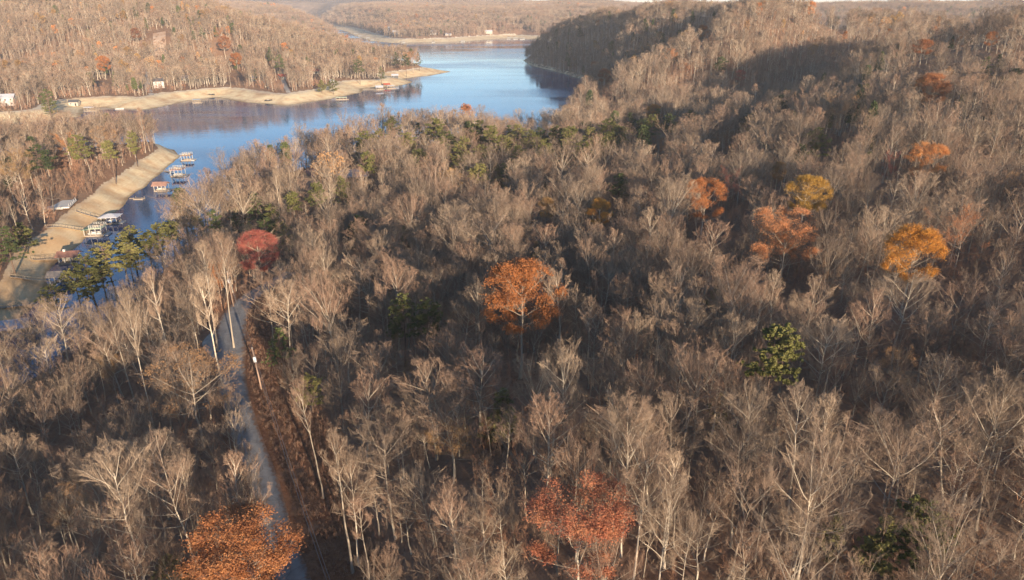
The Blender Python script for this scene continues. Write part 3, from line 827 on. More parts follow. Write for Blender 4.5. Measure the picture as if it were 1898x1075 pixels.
# --- pines and cedars: (u, v, w, h, kind, row)
PINE = [(u, v, w * 0.78, h * 0.85, k, 'inlet') for u, v, w, h, k in [
 (99, 552, 48, 46, 'tall'), (137, 518, 46, 44, 'tall'), (168, 508, 64, 64, 'tall'), (200, 478, 60, 58, 'tall'), (236, 474, 52, 50, 'tall'), (242, 448, 46, 46, 'tall'), (268, 452, 52, 50, 'tall'), (291, 434, 54, 48, 'tall'), (222, 458, 40, 40, 'tall'), (186, 500, 44, 44, 'tall'), (318, 427, 40, 36, 'tall'), (366, 419, 28, 24, 'tall'), (396, 408, 32, 30, 'dark')]]
PINE += [(u, v, w, h, k, 'shore') for u, v, w, h, k in [
 (474, 385, 40, 44, 'dark'), (504, 396, 24, 30, 'tall'), (495, 425, 30, 30, 'dark'), (590, 360, 28, 46, 'tall'), (634, 352, 26, 40, 'tall'), (675, 266, 28, 42, 'tall'), (680, 302, 30, 40, 'tall'), (729, 238, 42, 32, 'tall'), (776, 248, 26, 30, 'dark'), (806, 240, 44, 38, 'tall'), (784, 294, 30, 34, 'tall'), (850, 292, 34, 40, 'tall'), (869, 243, 24, 28, 'dark'), (889, 243, 30, 34, 'tall'), (908, 250, 26, 34, 'tall'), (942, 252, 30, 30, 'dark'), (962, 250, 30, 26, 'tall'), (1001, 255, 28, 26, 'dark'), (1031, 252, 32, 26, 'tall'), (1060, 252, 34, 30, 'tall'), (1092, 258, 38, 30, 'tall'), (1127, 238, 30, 26, 'tall'), (1134, 258, 30, 24, 'tall'), (1168, 226, 34, 24, 'dark'), (1190, 240, 34, 28, 'dark'), (1218, 218, 40, 26, 'dark'), (1282, 220, 36, 20, 'dark'), (860, 275, 28, 30, 'tall'), (895, 285, 26, 28, 'tall'), (1010, 275, 30, 28, 'tall'), (1045, 285, 30, 28, 'dark'), (960, 290, 26, 30, 'tall'), (830, 262, 34, 30, 'tall'), (925, 268, 34, 28, 'tall'), (985, 262, 32, 26, 'tall'), (1080, 280, 34, 26, 'tall'), (1150, 250, 34, 24, 'tall'), (1205, 232, 34, 24, 'tall'), (1245, 228, 36, 24, 'dark'), (1110, 268, 32, 26, 'tall'), (545, 372, 26, 34, 'tall'), (440, 405, 26, 30, 'dark'), (700, 262, 28, 34, 'tall'), (755, 265, 28, 32, 'tall')]]
PINE += [(u, v, w, h, k, t) for u, v, w, h, k, t in [
 (522, 440, 42, 46, 'round', 'bushy yellow-green pine beside the crimson tree|bushy yellow-green pine'),
 (755, 440, 24, 34, 'cedar', 'narrow conical green cedar among bare trees beyond the road|narrow conical cedar'),
 (666, 418, 26, 30, 'dark', 'dark pine peeping between bare crowns beyond the road bend|dark peeping pine'),
 (651, 436, 24, 30, 'dark', 'lower dark pine hidden among bare crowns beyond the road bend|lower dark pine'),
 (461, 428, 22, 26, 'round', 'small green pine just above the crimson tree|small pine above crimson'),
 (928, 326, 42, 30, 'round', 'flat-topped bright green pine between bare trees below the lake shore|flat-topped green pine'),
 (888, 320, 32, 28, 'tall', 'thin green pine left of the flat-topped pine|thin green pine'),
 (1150, 342, 30, 30, 'dark', 'dark conifer alone in shade among bare trees|dark lone conifer'),
 (995, 470, 22, 40, 'cedar', 'slim green cedar behind the big orange oak|slim green cedar'),
 (745, 582, 46, 60, 'tall', 'yellow-green pine, left of a pair in the bare woods|left pine of pair'),
 (788, 588, 46, 56, 'tall', 'yellow-green pine, right of a pair in the bare woods|right pine of pair'),
 (520, 638, 44, 40, 'dark', 'small deep green pine at the shaded edge of the road clearing|clearing-edge pine'),
 (1435, 652, 84, 96, 'tall', 'tall green pine with a bare reddish trunk alone on the right slope|tall lone green pine'),
 (1325, 552, 30, 26, 'round', 'small green bush pine under bare trees on the right slope|small bush pine'),
 (930, 770, 54, 80, 'cedar', 'dim green evergreen half hidden by a bare crown in the middle|half-hidden evergreen'),
 (1625, 1008, 56, 90, 'cedar', 'ragged green hemlock near the lower right of the slope|ragged hemlock'),
 (1705, 985, 92, 86, 'round', 'broad dull green hemlock on the lower right slope|broad dull hemlock'),
 (1540, 985, 42, 50, 'cedar', 'thin green evergreen left of the ragged hemlock|thin evergreen'),
 (1325, 762, 42, 22, 'round', 'low green shrub pine beneath a forked bare tree|low shrub pine'),
 (575, 722, 40, 44, 'round', 'olive green pine at the edge of the cleared strip|strip-edge pine'),
 (310, 1058, 60, 40, 'round', 'low mossy green pine beside the roadside orange oak|low mossy pine'),
 (1385, 230, 28, 34, 'round', 'bright olive pine above a bare crown by the shaded hollow|bright hollow pine'),
 (1447, 194, 28, 26, 'dark', 'black-green pine in front of a pale tree above the hollow|black-green pine'),
 (1515, 262, 52, 24, 'tall', 'olive pine with spreading boughs above bare crowns|spreading olive pine'),
 (1825, 130, 36, 44, 'dark', 'dark green pine high on the right slope|high dark pine'),
 (1880, 146, 44, 24, 'dark', 'wide dark pine at the right edge of the slope|right edge pine'),
 (1853, 116, 20, 16, 'dark', 'small dark pine top near the right skyline|small skyline pine'),
 (1800, 35, 16, 16, 'dark', 'dark pine breaking the right skyline|skyline pine'),
 (502, 100, 20, 26, 'dark', 'tall black-green pine above the gravel drive across the lake|upper drive pine'),
 (516, 114, 26, 36, 'dark', 'broad black-green pine beside the gravel drive across the lake|lower drive pine'),
 (736, 108, 26, 26, 'dark', 'left round pine on the small lake point|left point pine'),
 (752, 112, 18, 24, 'dark', 'middle pine on the small lake point|middle point pine'),
 (776, 108, 20, 26, 'dark', 'right pine on the small lake point|right point pine'),
 (596, 158, 18, 18, 'round', 'round evergreen shrub at the beach edge across the lake|left beach shrub'),
 (617, 158, 20, 18, 'round', 'second round evergreen shrub at the beach edge across the lake|right beach shrub'),
 (665, 122, 22, 26, 'dark', 'dark pine in the woods behind the lake point|woods pine'),
 (706, 134, 16, 18, 'dark', 'small dark pine above the far beach cove|cove pine'),
 (72, 292, 44, 40, 'dark', 'dark pine in the middle of the inlet woods|inlet woods pine'),
 (148, 272, 32, 40, 'tall', 'green pine behind the inlet beach|green inlet pine'),
 (202, 278, 24, 34, 'tall', 'slender green pine near the tip of the inlet beach|slender inlet pine'),
 (246, 262, 20, 28, 'tall', 'last green pine before the tip of the inlet beach|last inlet pine'),
 (12, 450, 44, 44, 'dark', 'dark pine at the left edge above the inlet beach|beach-end pine'),
 (42, 435, 40, 40, 'round', 'olive pine above the near end of the inlet beach|olive beach pine'),
 (85, 180, 30, 26, 'dark', 'dark pine cluster tree behind the back cove|back cove pine'),
 (92, 200, 20, 14, 'round', 'low green shrub on the back cove beach|cove shrub'),
 (1075, 58, 14, 14, 'dark', 'small dark pine on the crest of the far shaded ridge|shaded crest pine'),
 (1338, 118, 20, 20, 'dark', 'green pine on the upper sunny ridge|upper ridge pine'),
]]
pk = {}
infos, models = [], []
NSH = sum(e[5] == 'shore' for e in PINE)
for e in PINE:
    n = pk.get(e[4], 0); pk[e[4]] = n + 1
    m = PINES[e[4]][n % len(PINES[e[4]])]
    models.append(m); infos.append(m[3])
p_, s_, z_, d_ = solve(PINE, infos)
rows = {}
for r in ('inlet', 'shore'):
    ix = sorted([i for i, e in enumerate(PINE) if e[5] == r], key=lambda i: PINE[i][0])
    for k, i in enumerate(ix): rows[i] = k
for i, e in enumerate(PINE):
    if e[5] == 'inlet':
        lab = f"{'dark' if e[4] == 'dark' else 'yellow-green'} pine in the row along the inlet bank, {ORD[rows[i]]} from the left"; sh_ = f"{ORD[rows[i]]} inlet pine"
    elif e[5] == 'shore':
        lab = f"{'dark' if e[4] == 'dark' else 'olive green'} pine on the wooded near shore, {SHORD(rows[i])} there"; sh_ = f"{SHORD(rows[i])} shore pine"
    else: lab, sh_ = e[5].split('|')
    m = models[i]
    o = put_tree('pine_tree' if e[4] != 'cedar' else 'cedar_tree', [('trunk', m[0]), ('branches', m[1]), ('needles', m[2])], p_[i], s_[i], z_[i], random.uniform(0, 6.28), random.gauss(0, 0.03), random.gauss(0, 0.03))
    tag(o, lab, 'pine' if e[4] != 'cedar' else 'evergreen', 'evergreens among the bare woods')
    TAKEN.append((p_[i][0], p_[i][1], max(1.8, s_[i] * m[3]['rad'] * 0.6)))
    LAND.append((e[0], e[1], sh_)); HERO.append((e[:4], p_[i][:2], e[2] > 60))

# --- bare trees whose crowns can be told apart in the photograph: (u, v, w, h, style)
BT = [(689,672,100,74,'spread'),(721,834,128,150,'oval'),(648,883,84,140,'oval'),(838,775,130,90,'spread'),(891,692,130,100,'oval'),(976,810,120,110,'vase'),(838,931,110,110,'oval'),(932,923,84,66,'spread'),
(1122,692,112,92,'spread'),(1154,737,60,50,'oval'),(1065,846,62,62,'oval'),(790,1024,72,84,'gnarl'),(697,1064,120,60,'spread'),(1130,1030,130,84,'vase'),(1203,955,84,92,'gnarl'),(944,1045,84,70,'oval'),(717,1030,54,60,'vase'),(677,950,50,76,'tall'),
(1335,705,112,92,'oval'),(1541,773,74,90,'tall'),(1331,834,90,112,'oval'),(1424,890,92,112,'vase'),(1306,980,114,112,'spread'),(1476,976,98,74,'spread'),(1723,794,165,160,'gnarl'),(1582,899,124,92,'gnarl'),(1634,721,100,104,'oval'),(1840,664,100,56,'spread'),(1836,955,90,90,'gnarl'),(1853,1028,80,80,'oval'),(1448,773,60,80,'tall'),(1715,1052,60,60,'gnarl'),(1520,850,60,80,'tall'),(1780,880,80,90,'oval'),(1400,1030,80,80,'oval'),(1250,870,70,90,'tall'),(1880,780,90,110,'oval'),
(825,363,52,50,'spread'),(1012,443,52,76,'oval'),(1066,416,58,66,'vase'),(908,434,112,72,'spread'),(1107,437,32,54,'oval'),(1142,440,36,60,'tall'),(1176,443,34,50,'oval'),(1215,404,36,62,'tall'),(1244,360,84,92,'vase'),(1316,443,74,80,'oval'),(1215,503,78,62,'vase'),(1146,544,72,74,'oval'),(1218,583,92,102,'vase'),(1048,526,62,90,'tall'),(807,523,54,70,'oval'),(1310,494,50,56,'oval'),(804,422,44,44,'spread'),
(1442,375,46,38,'vase'),(1543,461,78,82,'vase'),(1523,545,100,60,'spread'),(1588,592,92,92,'spread'),(1680,544,112,92,'oval'),(1805,544,112,92,'gnarl'),(1725,607,82,82,'oval'),(1469,583,82,100,'vase'),(1389,598,72,92,'oval'),(1844,622,112,62,'spread'),(1362,461,64,60,'gnarl'),
(492,538,92,90,'oval'),(528,561,90,100,'oval'),(609,541,104,112,'vase'),(674,523,104,82,'spread'),(735,520,72,112,'oval'),(543,683,58,56,'spread'),(697,677,108,80,'spread'),(639,622,82,70,'spread'),(566,592,70,70,'gnarl'),
(389,553,62,130,'tall'),(99,595,84,110,'oval'),(167,582,42,84,'oval'),(218,607,72,132,'oval'),(240,585,52,150,'tall'),(326,590,92,92,'gnarl'),(329,503,60,62,'spread'),(405,470,32,130,'narrow'),(354,440,52,60,'oval'),(290,540,40,110,'tall'),(375,490,40,110,'narrow'),
(121,770,92,84,'gnarl'),(190,790,112,80,'gnarl'),(251,777,92,82,'gnarl'),(24,834,74,84,'oval'),(101,858,74,62,'gnarl'),(384,810,72,64,'vase'),(429,802,52,92,'oval'),(226,866,84,60,'spread'),(324,947,104,92,'gnarl'),(279,1004,90,62,'spread'),(24,955,84,92,'oval'),(372,919,54,62,'vase'),(546,676,54,54,'oval'),(578,745,62,110,'tall'),(631,850,62,130,'tall'),(60,1020,80,80,'oval'),(170,990,80,80,'oval'),(330,870,60,100,'tall'),(420,880,50,100,'tall'),(150,690,60,60,'spread'),(456,850,52,80,'oval'),(438,762,48,74,'oval'),(474,905,52,74,'spread'),(412,742,52,60,'vase'),(440,900,60,70,'oval'),
(499,311,42,62,'vase'),(542,296,38,66,'oval'),(615,261,42,72,'oval'),(592,258,28,50,'vase'),(643,258,32,60,'oval'),(451,331,58,62,'oval'),(428,357,62,50,'spread'),(600,309,48,44,'spread'),(691,294,62,42,'vase'),(663,352,42,50,'vase'),(734,372,78,52,'gnarl'),(529,397,22,40,'vase'),(557,440,42,52,'vase'),(598,428,48,58,'vase'),(696,438,92,76,'spread'),(823,362,52,70,'oval'),(734,342,42,50,'spread'),(470,345,50,50,'oval'),(520,335,40,60,'oval'),
(1300,300,44,44,'vase'),(1375,300,60,46,'vase'),(1455,285,36,44,'vase'),(1500,290,44,44,'vase'),(1605,285,70,54,'vase'),(1655,240,60,50,'vase'),(1700,250,50,46,'vase'),(1560,330,54,54,'oval'),(1650,350,70,70,'oval'),(1590,300,44,40,'oval'),(1820,330,70,60,'oval'),(1860,400,70,70,'gnarl'),(1420,250,40,34,'vase'),(1620,400,60,60,'vase')]
BT = [b for b in BT]
byst = {}
for k, b in enumerate(BARE): byst.setdefault(b[0], []).append(k)
cnt = {}
bi = []
for e in BT:
    n = cnt.get(e[4], 0); cnt[e[4]] = n + 1
    bi.append(byst[e[4]][n % len(byst[e[4]])])
p_, s_, z_, d_ = solve(BT, [BARE[k][3] for k in bi])
BARE_PTS = []     # x, y, z, model, s, sz, rz, rx, ry
for i, e in enumerate(BT):
    BARE_PTS.append((p_[i][0], p_[i][1], p_[i][2], bi[i], s_[i], z_[i], random.uniform(0, 6.28), random.gauss(0, 0.05), random.gauss(0, 0.05)))
    TAKEN.append((p_[i][0], p_[i][1], max(1.8, s_[i] * BARE[bi[i]][3]['rad'] * 0.55)))
    if e[2] > 45: HERO.append(((e[0], e[1], e[2] * 0.3, e[3] * 0.35), p_[i][:2], False))

# ---------------------------------------------------------------- buildings, docks, boats, poles
class Box:
    def __init__(s): s.V = []; s.F = []; s.n = 0
    def raw(s, V, F):
        s.V += [tuple(v) for v in V]; s.F += [tuple(i + s.n for i in f) for f in F]; s.n = len(s.V); return s
    def box(s, c, d, rz=0.0):
        x, y, z = d[0] / 2, d[1] / 2, d[2] / 2; co, si = math.cos(rz), math.sin(rz)
        V = [(c[0] + a * x * co - b * y * si, c[1] + a * x * si + b * y * co, c[2] + e * z) for a in (-1, 1) for b in (-1, 1) for e in (-1, 1)]
        return s.raw(V, [(0, 1, 3, 2), (4, 6, 7, 5), (0, 4, 5, 1), (2, 3, 7, 6), (0, 2, 6, 4), (1, 5, 7, 3)])
    def bar(s, a, b, r, sides=4):
        a, b = np.array(a, float), np.array(b, float); d = unit(b - a); ref = np.array([0, 0, 1.0]) if abs(d[2]) < 0.9 else np.array([1.0, 0, 0])
        u = unit(np.cross(d, ref)); w = np.cross(d, u); th = np.arange(sides) * 2 * math.pi / sides + math.pi / 4
        R0 = [tuple(a + r * (math.cos(t) * u + math.sin(t) * w)) for t in th]; R1 = [tuple(b + r * (math.cos(t) * u + math.sin(t) * w)) for t in th]
        return s.raw(R0 + R1, [(i, (i + 1) % sides, sides + (i + 1) % sides, sides + i) for i in range(sides)] + [tuple(range(sides))[::-1], tuple(range(sides, 2 * sides))])
    def gable(s, L, W, z, h, over=0.4, t=0.14):
        """two pitched slabs, ridge along x"""
        l, w = L / 2 + over, W / 2 + over; dz = h * over / (W / 2)
        for sg in (-1, 1):
            a = [(-l, sg * w, z - dz), (l, sg * w, z - dz), (l, 0, z + h), (-l, 0, z + h)]
            b = [(x, y, q + t) for x, y, q in a]
            f = [(0, 1, 2, 3), (7, 6, 5, 4), (0, 4, 5, 1), (1, 5, 6, 2), (2, 6, 7, 3), (3, 7, 4, 0)]
            s.raw(a + b, f if sg > 0 else [q[::-1] for q in f])
        return s
    def hip(s, L, W, z, h, over=0.4):
        l, w = L / 2 + over, W / 2 + over; r = max(0.1, l - w)
        return s.raw([(-l, -w, z), (l, -w, z), (l, w, z), (-l, w, z), (-r, 0, z + h), (r, 0, z + h), (-l, -w, z - 0.15), (l, -w, z - 0.15), (l, w, z - 0.15), (-l, w, z - 0.15)],
                     [(0, 1, 5, 4), (1, 2, 5), (2, 3, 4, 5), (3, 0, 4), (6, 9, 8, 7), (6, 7, 1, 0), (7, 8, 2, 1), (8, 9, 3, 2), (9, 6, 0, 3)])
    def gable_ends(s, L, W, z, h, t=0.12):
        for sx in (-1, 1):
            x = sx * (L / 2 - t / 2)
            V = [(x + e * t / 2, y, q) for e in (-1, 1) for y, q in ((-W / 2, z), (W / 2, z), (0, z + h))]
            s.raw(V, [(0, 2, 1), (3, 4, 5), (0, 1, 4, 3), (1, 2, 5, 4), (2, 0, 3, 5)])
        return s
    def part(s, name, mat, parent=None):
        me = bpy.data.meshes.new(name); me.from_pydata(s.V, [], s.F); me.materials.append(mat); me.update()
        return link(name, me, parent)

def flat(name, c, rough=0.6, spec=0.3, var=0.12, scale=1.5):
    return simple(name, tuple(x * (1 - var) for x in c), tuple(min(0.9, x * (1 + var)) for x in c), scale, rough, spec)
def roof_mat(name, c, rough=0.6):
    t = NT(name); o = t.obj()
    w = t.node('ShaderNodeTexWave', bands_direction='X'); w.inputs['Scale'].default_value = 1.1; w.inputs['Distortion'].default_value = 0.4; t.link(o, w.inputs['Vector'])
    f = t.math('ADD', t.math('MULTIPLY', w.outputs['Fac'], 0.3), t.math('MULTIPLY', t.noise(1.2, 4, 0.6, o), 0.7))
    return t.base(t.ramp(f, [(0.2, tuple(x * 0.75 for x in c)), (0.8, tuple(min(0.9, x * 1.2) for x in c))]), rough, 0.3)
W_ = dict(white=flat('white_paint', (0.46, 0.435, 0.395)), wood=flat('weathered_boards', (0.33, 0.26, 0.19), 0.85), deck=flat('brown_deck', (0.30, 0.17, 0.10), 0.8),
          brown=roof_mat('brown_roof', (0.26, 0.13, 0.095)), tan=roof_mat('tan_roof', (0.42, 0.33, 0.25)), rose=roof_mat('rose_brown_roof', (0.42, 0.23, 0.16)), green=roof_mat('green_roof', (0.17, 0.25, 0.16)),
          palegreen=roof_mat('pale_green_roof', (0.45, 0.50, 0.34)), grey=roof_mat('grey_roof', (0.50, 0.49, 0.50), 0.45), blue=roof_mat('blue_grey_metal_roof', (0.30, 0.36, 0.42), 0.35), red=roof_mat('red_roof', (0.42, 0.10, 0.055)),
          slate=roof_mat('dark_shingle_roof', (0.10, 0.095, 0.095)), cream=flat('cream_siding', (0.40, 0.35, 0.28)), dull=flat('grey_siding', (0.36, 0.34, 0.31)), bluehull=flat('blue_hull', (0.06, 0.12, 0.26), 0.3, 0.5), dark=flat('dark_opening', (0.03, 0.03, 0.035), 0.3, 0.5),
          glass=flat('window_glass', (0.05, 0.06, 0.075), 0.08, 0.6), pole=flat('weathered_pole', (0.30, 0.20, 0.145), 0.9), steel=flat('pale_grey_steel', (0.62, 0.62, 0.62), 0.4, 0.5), wire=flat('cable', (0.17, 0.165, 0.16), 0.6), concrete=flat('concrete', (0.55, 0.51, 0.45), 0.9), brick=flat('brick', (0.33, 0.17, 0.12), 0.9), stripe=flat('canvas', (0.55, 0.53, 0.5), 0.8))

def hull(L, W, H):
    """boat hull: rounded stern to pointed bow along +x, open deck"""
    b = Box(); st = np.linspace(-0.5, 0.5, 8); V = []; F = []
    for i, t in enumerate(st):
        w = W / 2 * (1 if t < 0.05 else math.sqrt(max(0.0, 1 - ((t - 0.05) / 0.46) ** 2)) + 0.02); up = 0.25 * H * max(0, t) * 2
        V += [(t * L, -w, H + up), (t * L, -w * 0.7, 0.0), (t * L, w * 0.7, 0.0), (t * L, w, H + up), (t * L, w * 0.8, H * 0.6 + up), (t * L, -w * 0.8, H * 0.6 + up)]
    for i in range(7):
        for k in range(6):
            a = i * 6 + k; c = i * 6 + (k + 1) % 6; F.append((a, c, c + 6, a + 6))
    F += [(5, 4, 3, 2, 1, 0), tuple(42 + k for k in range(6))]
    return b.raw(V, F)

def place(u, v, z=0.0): 
    q = at_z(np.array(float(u)), np.array(float(v)), z); return (float(q[0]), float(q[1]), z)

FD_ = 'docks along the far lake shore'
def boathouse(px, label, L, W, roof, rmat, rz=0.05, wall=None, upper=False, boat=None, trim='white', h=2.5, cat='boathouse', name='boathouse', rails=True, group='docks along the inlet'):
    L, W = L * 0.74, W * 0.74
    if group == FD_: trim = 'wood'; rails = False
    x, y, z = place(*px, 0.25); TAKEN.append((x, y, L))
    t = empty(name, (x, y, 0.0), rz); tag(t, label, cat, group)
    fl = Box()
    for sy in (-1, 1): fl.box((0, sy * (W / 2 - 0.55), 0.22), (L, 1.1, 0.44))
    fl.box((-L / 2 + 0.6, 0, 0.22), (1.2, W - 2.24, 0.42)); fl.part('float_deck', W_['wood'], t)
    nx = 4
    for sy in (-1, 1):
        for k in range(nx): 
            Box().box((-L / 2 + 0.25 + k * (L - 0.5) / (nx - 1), sy * (W / 2 - 0.2), 0.44 + h / 2), (0.18, 0.18, h)).part('post', W_[trim], t)
    zt = 0.44 + h
    if roof == 'gable':
        Box().gable(L, W, zt, W * 0.24, 0.6).part('roof', W_[rmat], t); Box().gable_ends(L - 0.3, W, zt, W * 0.24).part('gable_panel', W_[trim], t)
    elif roof == 'hip': Box().hip(L, W, zt, W * 0.2, 0.6).part('roof', W_[rmat], t)
    elif roof == 'deck': Box().box((0, 0, zt + 0.12), (L + 0.3, W + 0.3, 0.24)).part('upper_deck', W_[rmat], t)
    elif roof == 'half':
        Box().box((L * 0.17, 0, zt + 0.12), (L * 0.66, W + 0.3, 0.24)).part('upper_deck', W_['palegreen'], t)
        Box().raw([(-L / 2 - .5, -W / 2 - .4, zt - 0.5), (-L * 0.16 - .05, -W / 2 - .4, zt), (-L * 0.16 - .05, W / 2 + .4, zt), (-L / 2 - .5, W / 2 + .4, zt - 0.5), (-L / 2 - .5, -W / 2 - .4, zt - 0.35), (-L * 0.16 - .05, -W / 2 - .4, zt + .15), (-L * 0.16 - .05, W / 2 + .4, zt + .15), (-L / 2 - .5, W / 2 + .4, zt - 0.35)],
                  [(0, 3, 2, 1), (4, 5, 6, 7), (0, 1, 5, 4), (1, 2, 6, 5), (2, 3, 7, 6), (3, 0, 4, 7)]).part('roof', W_[rmat], t)
    if roof in ('deck', 'half') and rails:
        x0, x1 = (-L / 2, L / 2) if roof == 'deck' else (-L * 0.15, L / 2)
        r = Box()
        for zz in (0.55, 1.05): 
            for sy in (-1, 1): r.box(((x0 + x1) / 2, sy * W / 2, zt + 0.24 + zz), (x1 - x0, 0.09, 0.09))
            for xx in (x0, x1): r.box((xx, 0, zt + 0.24 + zz), (0.09, W - 0.1, 0.085))
        r.part('handrail', W_['white'], t)
        n = 6
        for k in range(n):
            for sy in (-1, 1): Box().box((x0 + (x1 - x0) * k / (n - 1), sy * W / 2, zt + 0.24 + 0.55), (0.12, 0.12, 1.1)).part('baluster', W_['white'], t)
        for k in range(3): Box().box((x0 + (x1 - x0) * (0.25 + 0.25 * k), random.uniform(-0.3, 0.3) * W, zt + 0.24 + 0.4), (0.9, 0.7, 0.8)).part('deck_chair', W_['wood'], t)
        Box().raw([(x0 - 2.2, W / 2 - 1.1, 0.44), (x0 - 2.2, W / 2 - 0.1, 0.44), (x0, W / 2 - 0.1, zt + 0.1), (x0, W / 2 - 1.1, zt + 0.1), (x0 - 2.2, W / 2 - 1.1, 0.6), (x0 - 2.2, W / 2 - 0.1, 0.6), (x0, W / 2 - 0.1, zt + 0.25), (x0, W / 2 - 1.1, zt + 0.25)],
                  [(0, 3, 2, 1), (4, 5, 6, 7), (0, 1, 5, 4), (1, 2, 6, 5), (2, 3, 7, 6), (3, 0, 4, 7)]).part('stair', W_['white'], t)
    if wall:
        Box().box((-L * 0.17, W * 0.3 - 0.1, 0.44 + h * 0.49), (L * 0.6, W * 0.36, h * 0.98)).part('wall', W_[wall], t)
        for k in range(2): Box().box((-L * 0.3 + k * L * 0.26, W * 0.12 - 0.11, 0.44 + h * 0.55), (0.9, 0.06, 0.9)).part('window', W_['glass'], t)
        Box().box((-L * 0.02, W * 0.12 - 0.11, 0.44 + 1.0), (0.9, 0.07, 1.95)).part('door', W_['white'], t)
        Box().box((-L * 0.2, 0, 0.44 + h + W * 0.24 + 0.25), (0.7, 0.7, 1.0)).part('cupola', W_['white'], t)
    # swim platform and ladder at the lake end
    Box().box((L / 2 + 0.9, 0, 0.2), (1.8, W * 0.8, 0.36)).part('swim_platform', W_[trim], t)
    if boat:
        bo = empty('motor_boat', (x, y, 0.12), rz); tag(bo, boat[0], 'boat', 'boats moored in the inlet')
        hull(L * 0.72, 2.3, 0.9).part('hull', W_[boat[1]], bo); Box().box((-0.3, 0, 0.93), (1.4, 1.5, 0.5)).part('console', W_['stripe'], bo); Box().box((0.25, 0, 1.28), (0.08, 1.4, 0.45)).part('windscreen', W_['glass'], bo)
    return t

def gangway(px0, px1, label, w=1.3, mat='wood', z1=0.45):
    a = np.array(place(*px0)); a[2] = ground(a[0], a[1])
    for _ in range(3):
        q = at_z(np.array(float(px0[0])), np.array(float(px0[1])), a[2]); a = np.array([q[0], q[1], float(ground(q[0], q[1]))])
    b = np.array(place(*px1)); b[2] = z1; TAKEN.append((a[0], a[1], 3))
    n = 7; P_ = np.array([a + (b - a) * k / (n - 1) for k in range(n)]); P_[:, 2] = np.maximum(P_[:, 2] + 0.1, ground(P_[:, 0], P_[:, 1]) + 0.28)
    d = unit(b[:2] - a[:2]); nn = np.array([d[1], -d[0]])
    root = empty('gangway', tuple(P_[0])); tag(root, label, 'gangway', 'gangways across the beach')
    dk, rl = Box(), Box()
    for k in range(n - 1):
        V = []
        for q in (P_[k], P_[k + 1]):
            for sg in (-1, 1): 
                for dz in (0, 0.12): V.append((q[0] + nn[0] * sg * w / 2 - P_[0][0], q[1] + nn[1] * sg * w / 2 - P_[0][1], q[2] + dz - P_[0][2]))
        dk.raw(V, [(0, 1, 3, 2), (4, 6, 7, 5), (1, 5, 7, 3), (0, 2, 6, 4), (0, 4, 5, 1), (2, 3, 7, 6)])
        for sg in (-1, 1):
            q0, q1 = P_[k] - P_[0], P_[k + 1] - P_[0]
            o = np.array([nn[0] * sg * w / 2, nn[1] * sg * w / 2, 0.95]); rl.bar(q0 + o, q1 + o, 0.045); rl.bar(q0 + o - [0, 0, 0.9], q0 + o, 0.045)
    dk.part('walkway', W_[mat], root); rl.part('handrail', W_['wood'], root)

boathouse((347, 296), 'open swim dock with white frame, brown deck and tall white posts, off the beach tip', 7.0, 6.5, 'deck', 'deck', 0.12, rails=True, h=2.3, cat='dock', name='swim_dock')
boathouse((331, 325), 'white two-level boat dock with brown sun deck and side stair, off the inlet beach', 8.0, 7.5, 'deck', 'rose', 0.10, boat=('white motor boat under the two-level white dock', 'white'), h=3.0, cat='dock', name='boat_dock')
gangway((304, 318), (323, 321), 'short pale gangway to the white two-level dock')
boathouse((300, 352), 'boathouse with rose brown gable roof close to the inlet beach', 7.6, 6.0, 'gable', 'rose', 0.10, boat=('cream motor boat under the rose brown boathouse roof', 'cream'))
t = empty('swim_raft', place(258, 369)); tag(t, 'small bare wooden raft floating beside the inlet beach', 'raft')
Box().box((0, 0, 0.2), (4.2, 2.4, 0.4)).part('deck', W_['wood'], t); Box().box((-3.2, 0.3, 0.25), (2.2, 0.9, 0.2)).part('plank_bridge', W_['wood'], t); [Box().box((sx * 1.9, sy * 1.0, 0.7), (0.12, 0.12, 0.7)).part('mooring_post', W_['wood'], t) for sx in (-1, 1) for sy in (-1, 1)]
boathouse((207, 412), 'boathouse with pale grey hipped roof and white float in the middle of the inlet', 8.2, 6.2, 'hip', 'grey', 0.12, boat=('blue and white motor boat below the grey boathouse roof', 'bluehull'))
gangway((140, 388), (192, 409), 'thin pale gangway down the beach to the grey roofed boathouse')
boathouse((178, 434), 'dock with green roof and railed white upper deck reflected in the inlet', 9.0, 6.4, 'half', 'green', 0.10, boat=('white motor boat under the green roofed dock', 'white'), trim='white')
gangway((86, 424), (160, 432), 'long weathered gangway to the green roofed dock')
boathouse((131, 485), 'brown roofed boathouse with cream cabin walls and white cupola', 7.8, 5.8, 'gable', 'brown', 0.16, wall='cream')
gangway((56, 474), (110, 482), 'wooden gangway to the brown roofed boathouse')
boathouse((112, 523), 'boathouse with plain tan roof half behind the inlet pines', 6.4, 5.0, 'gable', 'tan', 0.16)
gangway((18, 514), (96, 524), 'wooden gangway to the tan roofed boathouse')
boathouse((30, 618), 'wide dock with blue grey metal roof at the foot of the near beach', 9.0, 7.0, 'gable', 'blue', 0.35)
gangway((-6, 557), (66, 566), 'lowest gangway crossing the beach at the left edge')
def small_boat(px, label, L, mat, rz):
    t = empty('motor_boat', place(*px, 0.08), rz); tag(t, label, 'boat', 'boats moored in the inlet'); hull(L, L * 0.34, 0.7).part('hull', W_[mat], t); Box().box((-0.1 * L, 0, 0.65), (L * 0.2, L * 0.18, 0.35)).part('seat', W_['stripe'], t)
small_boat((107, 531), 'little blue boat tied below the tan roofed boathouse', 2.6, 'bluehull', 1.2)
small_boat((10, 655), 'slim white rowing boat among bare trees at the left edge', 3.4, 'white', -0.5)

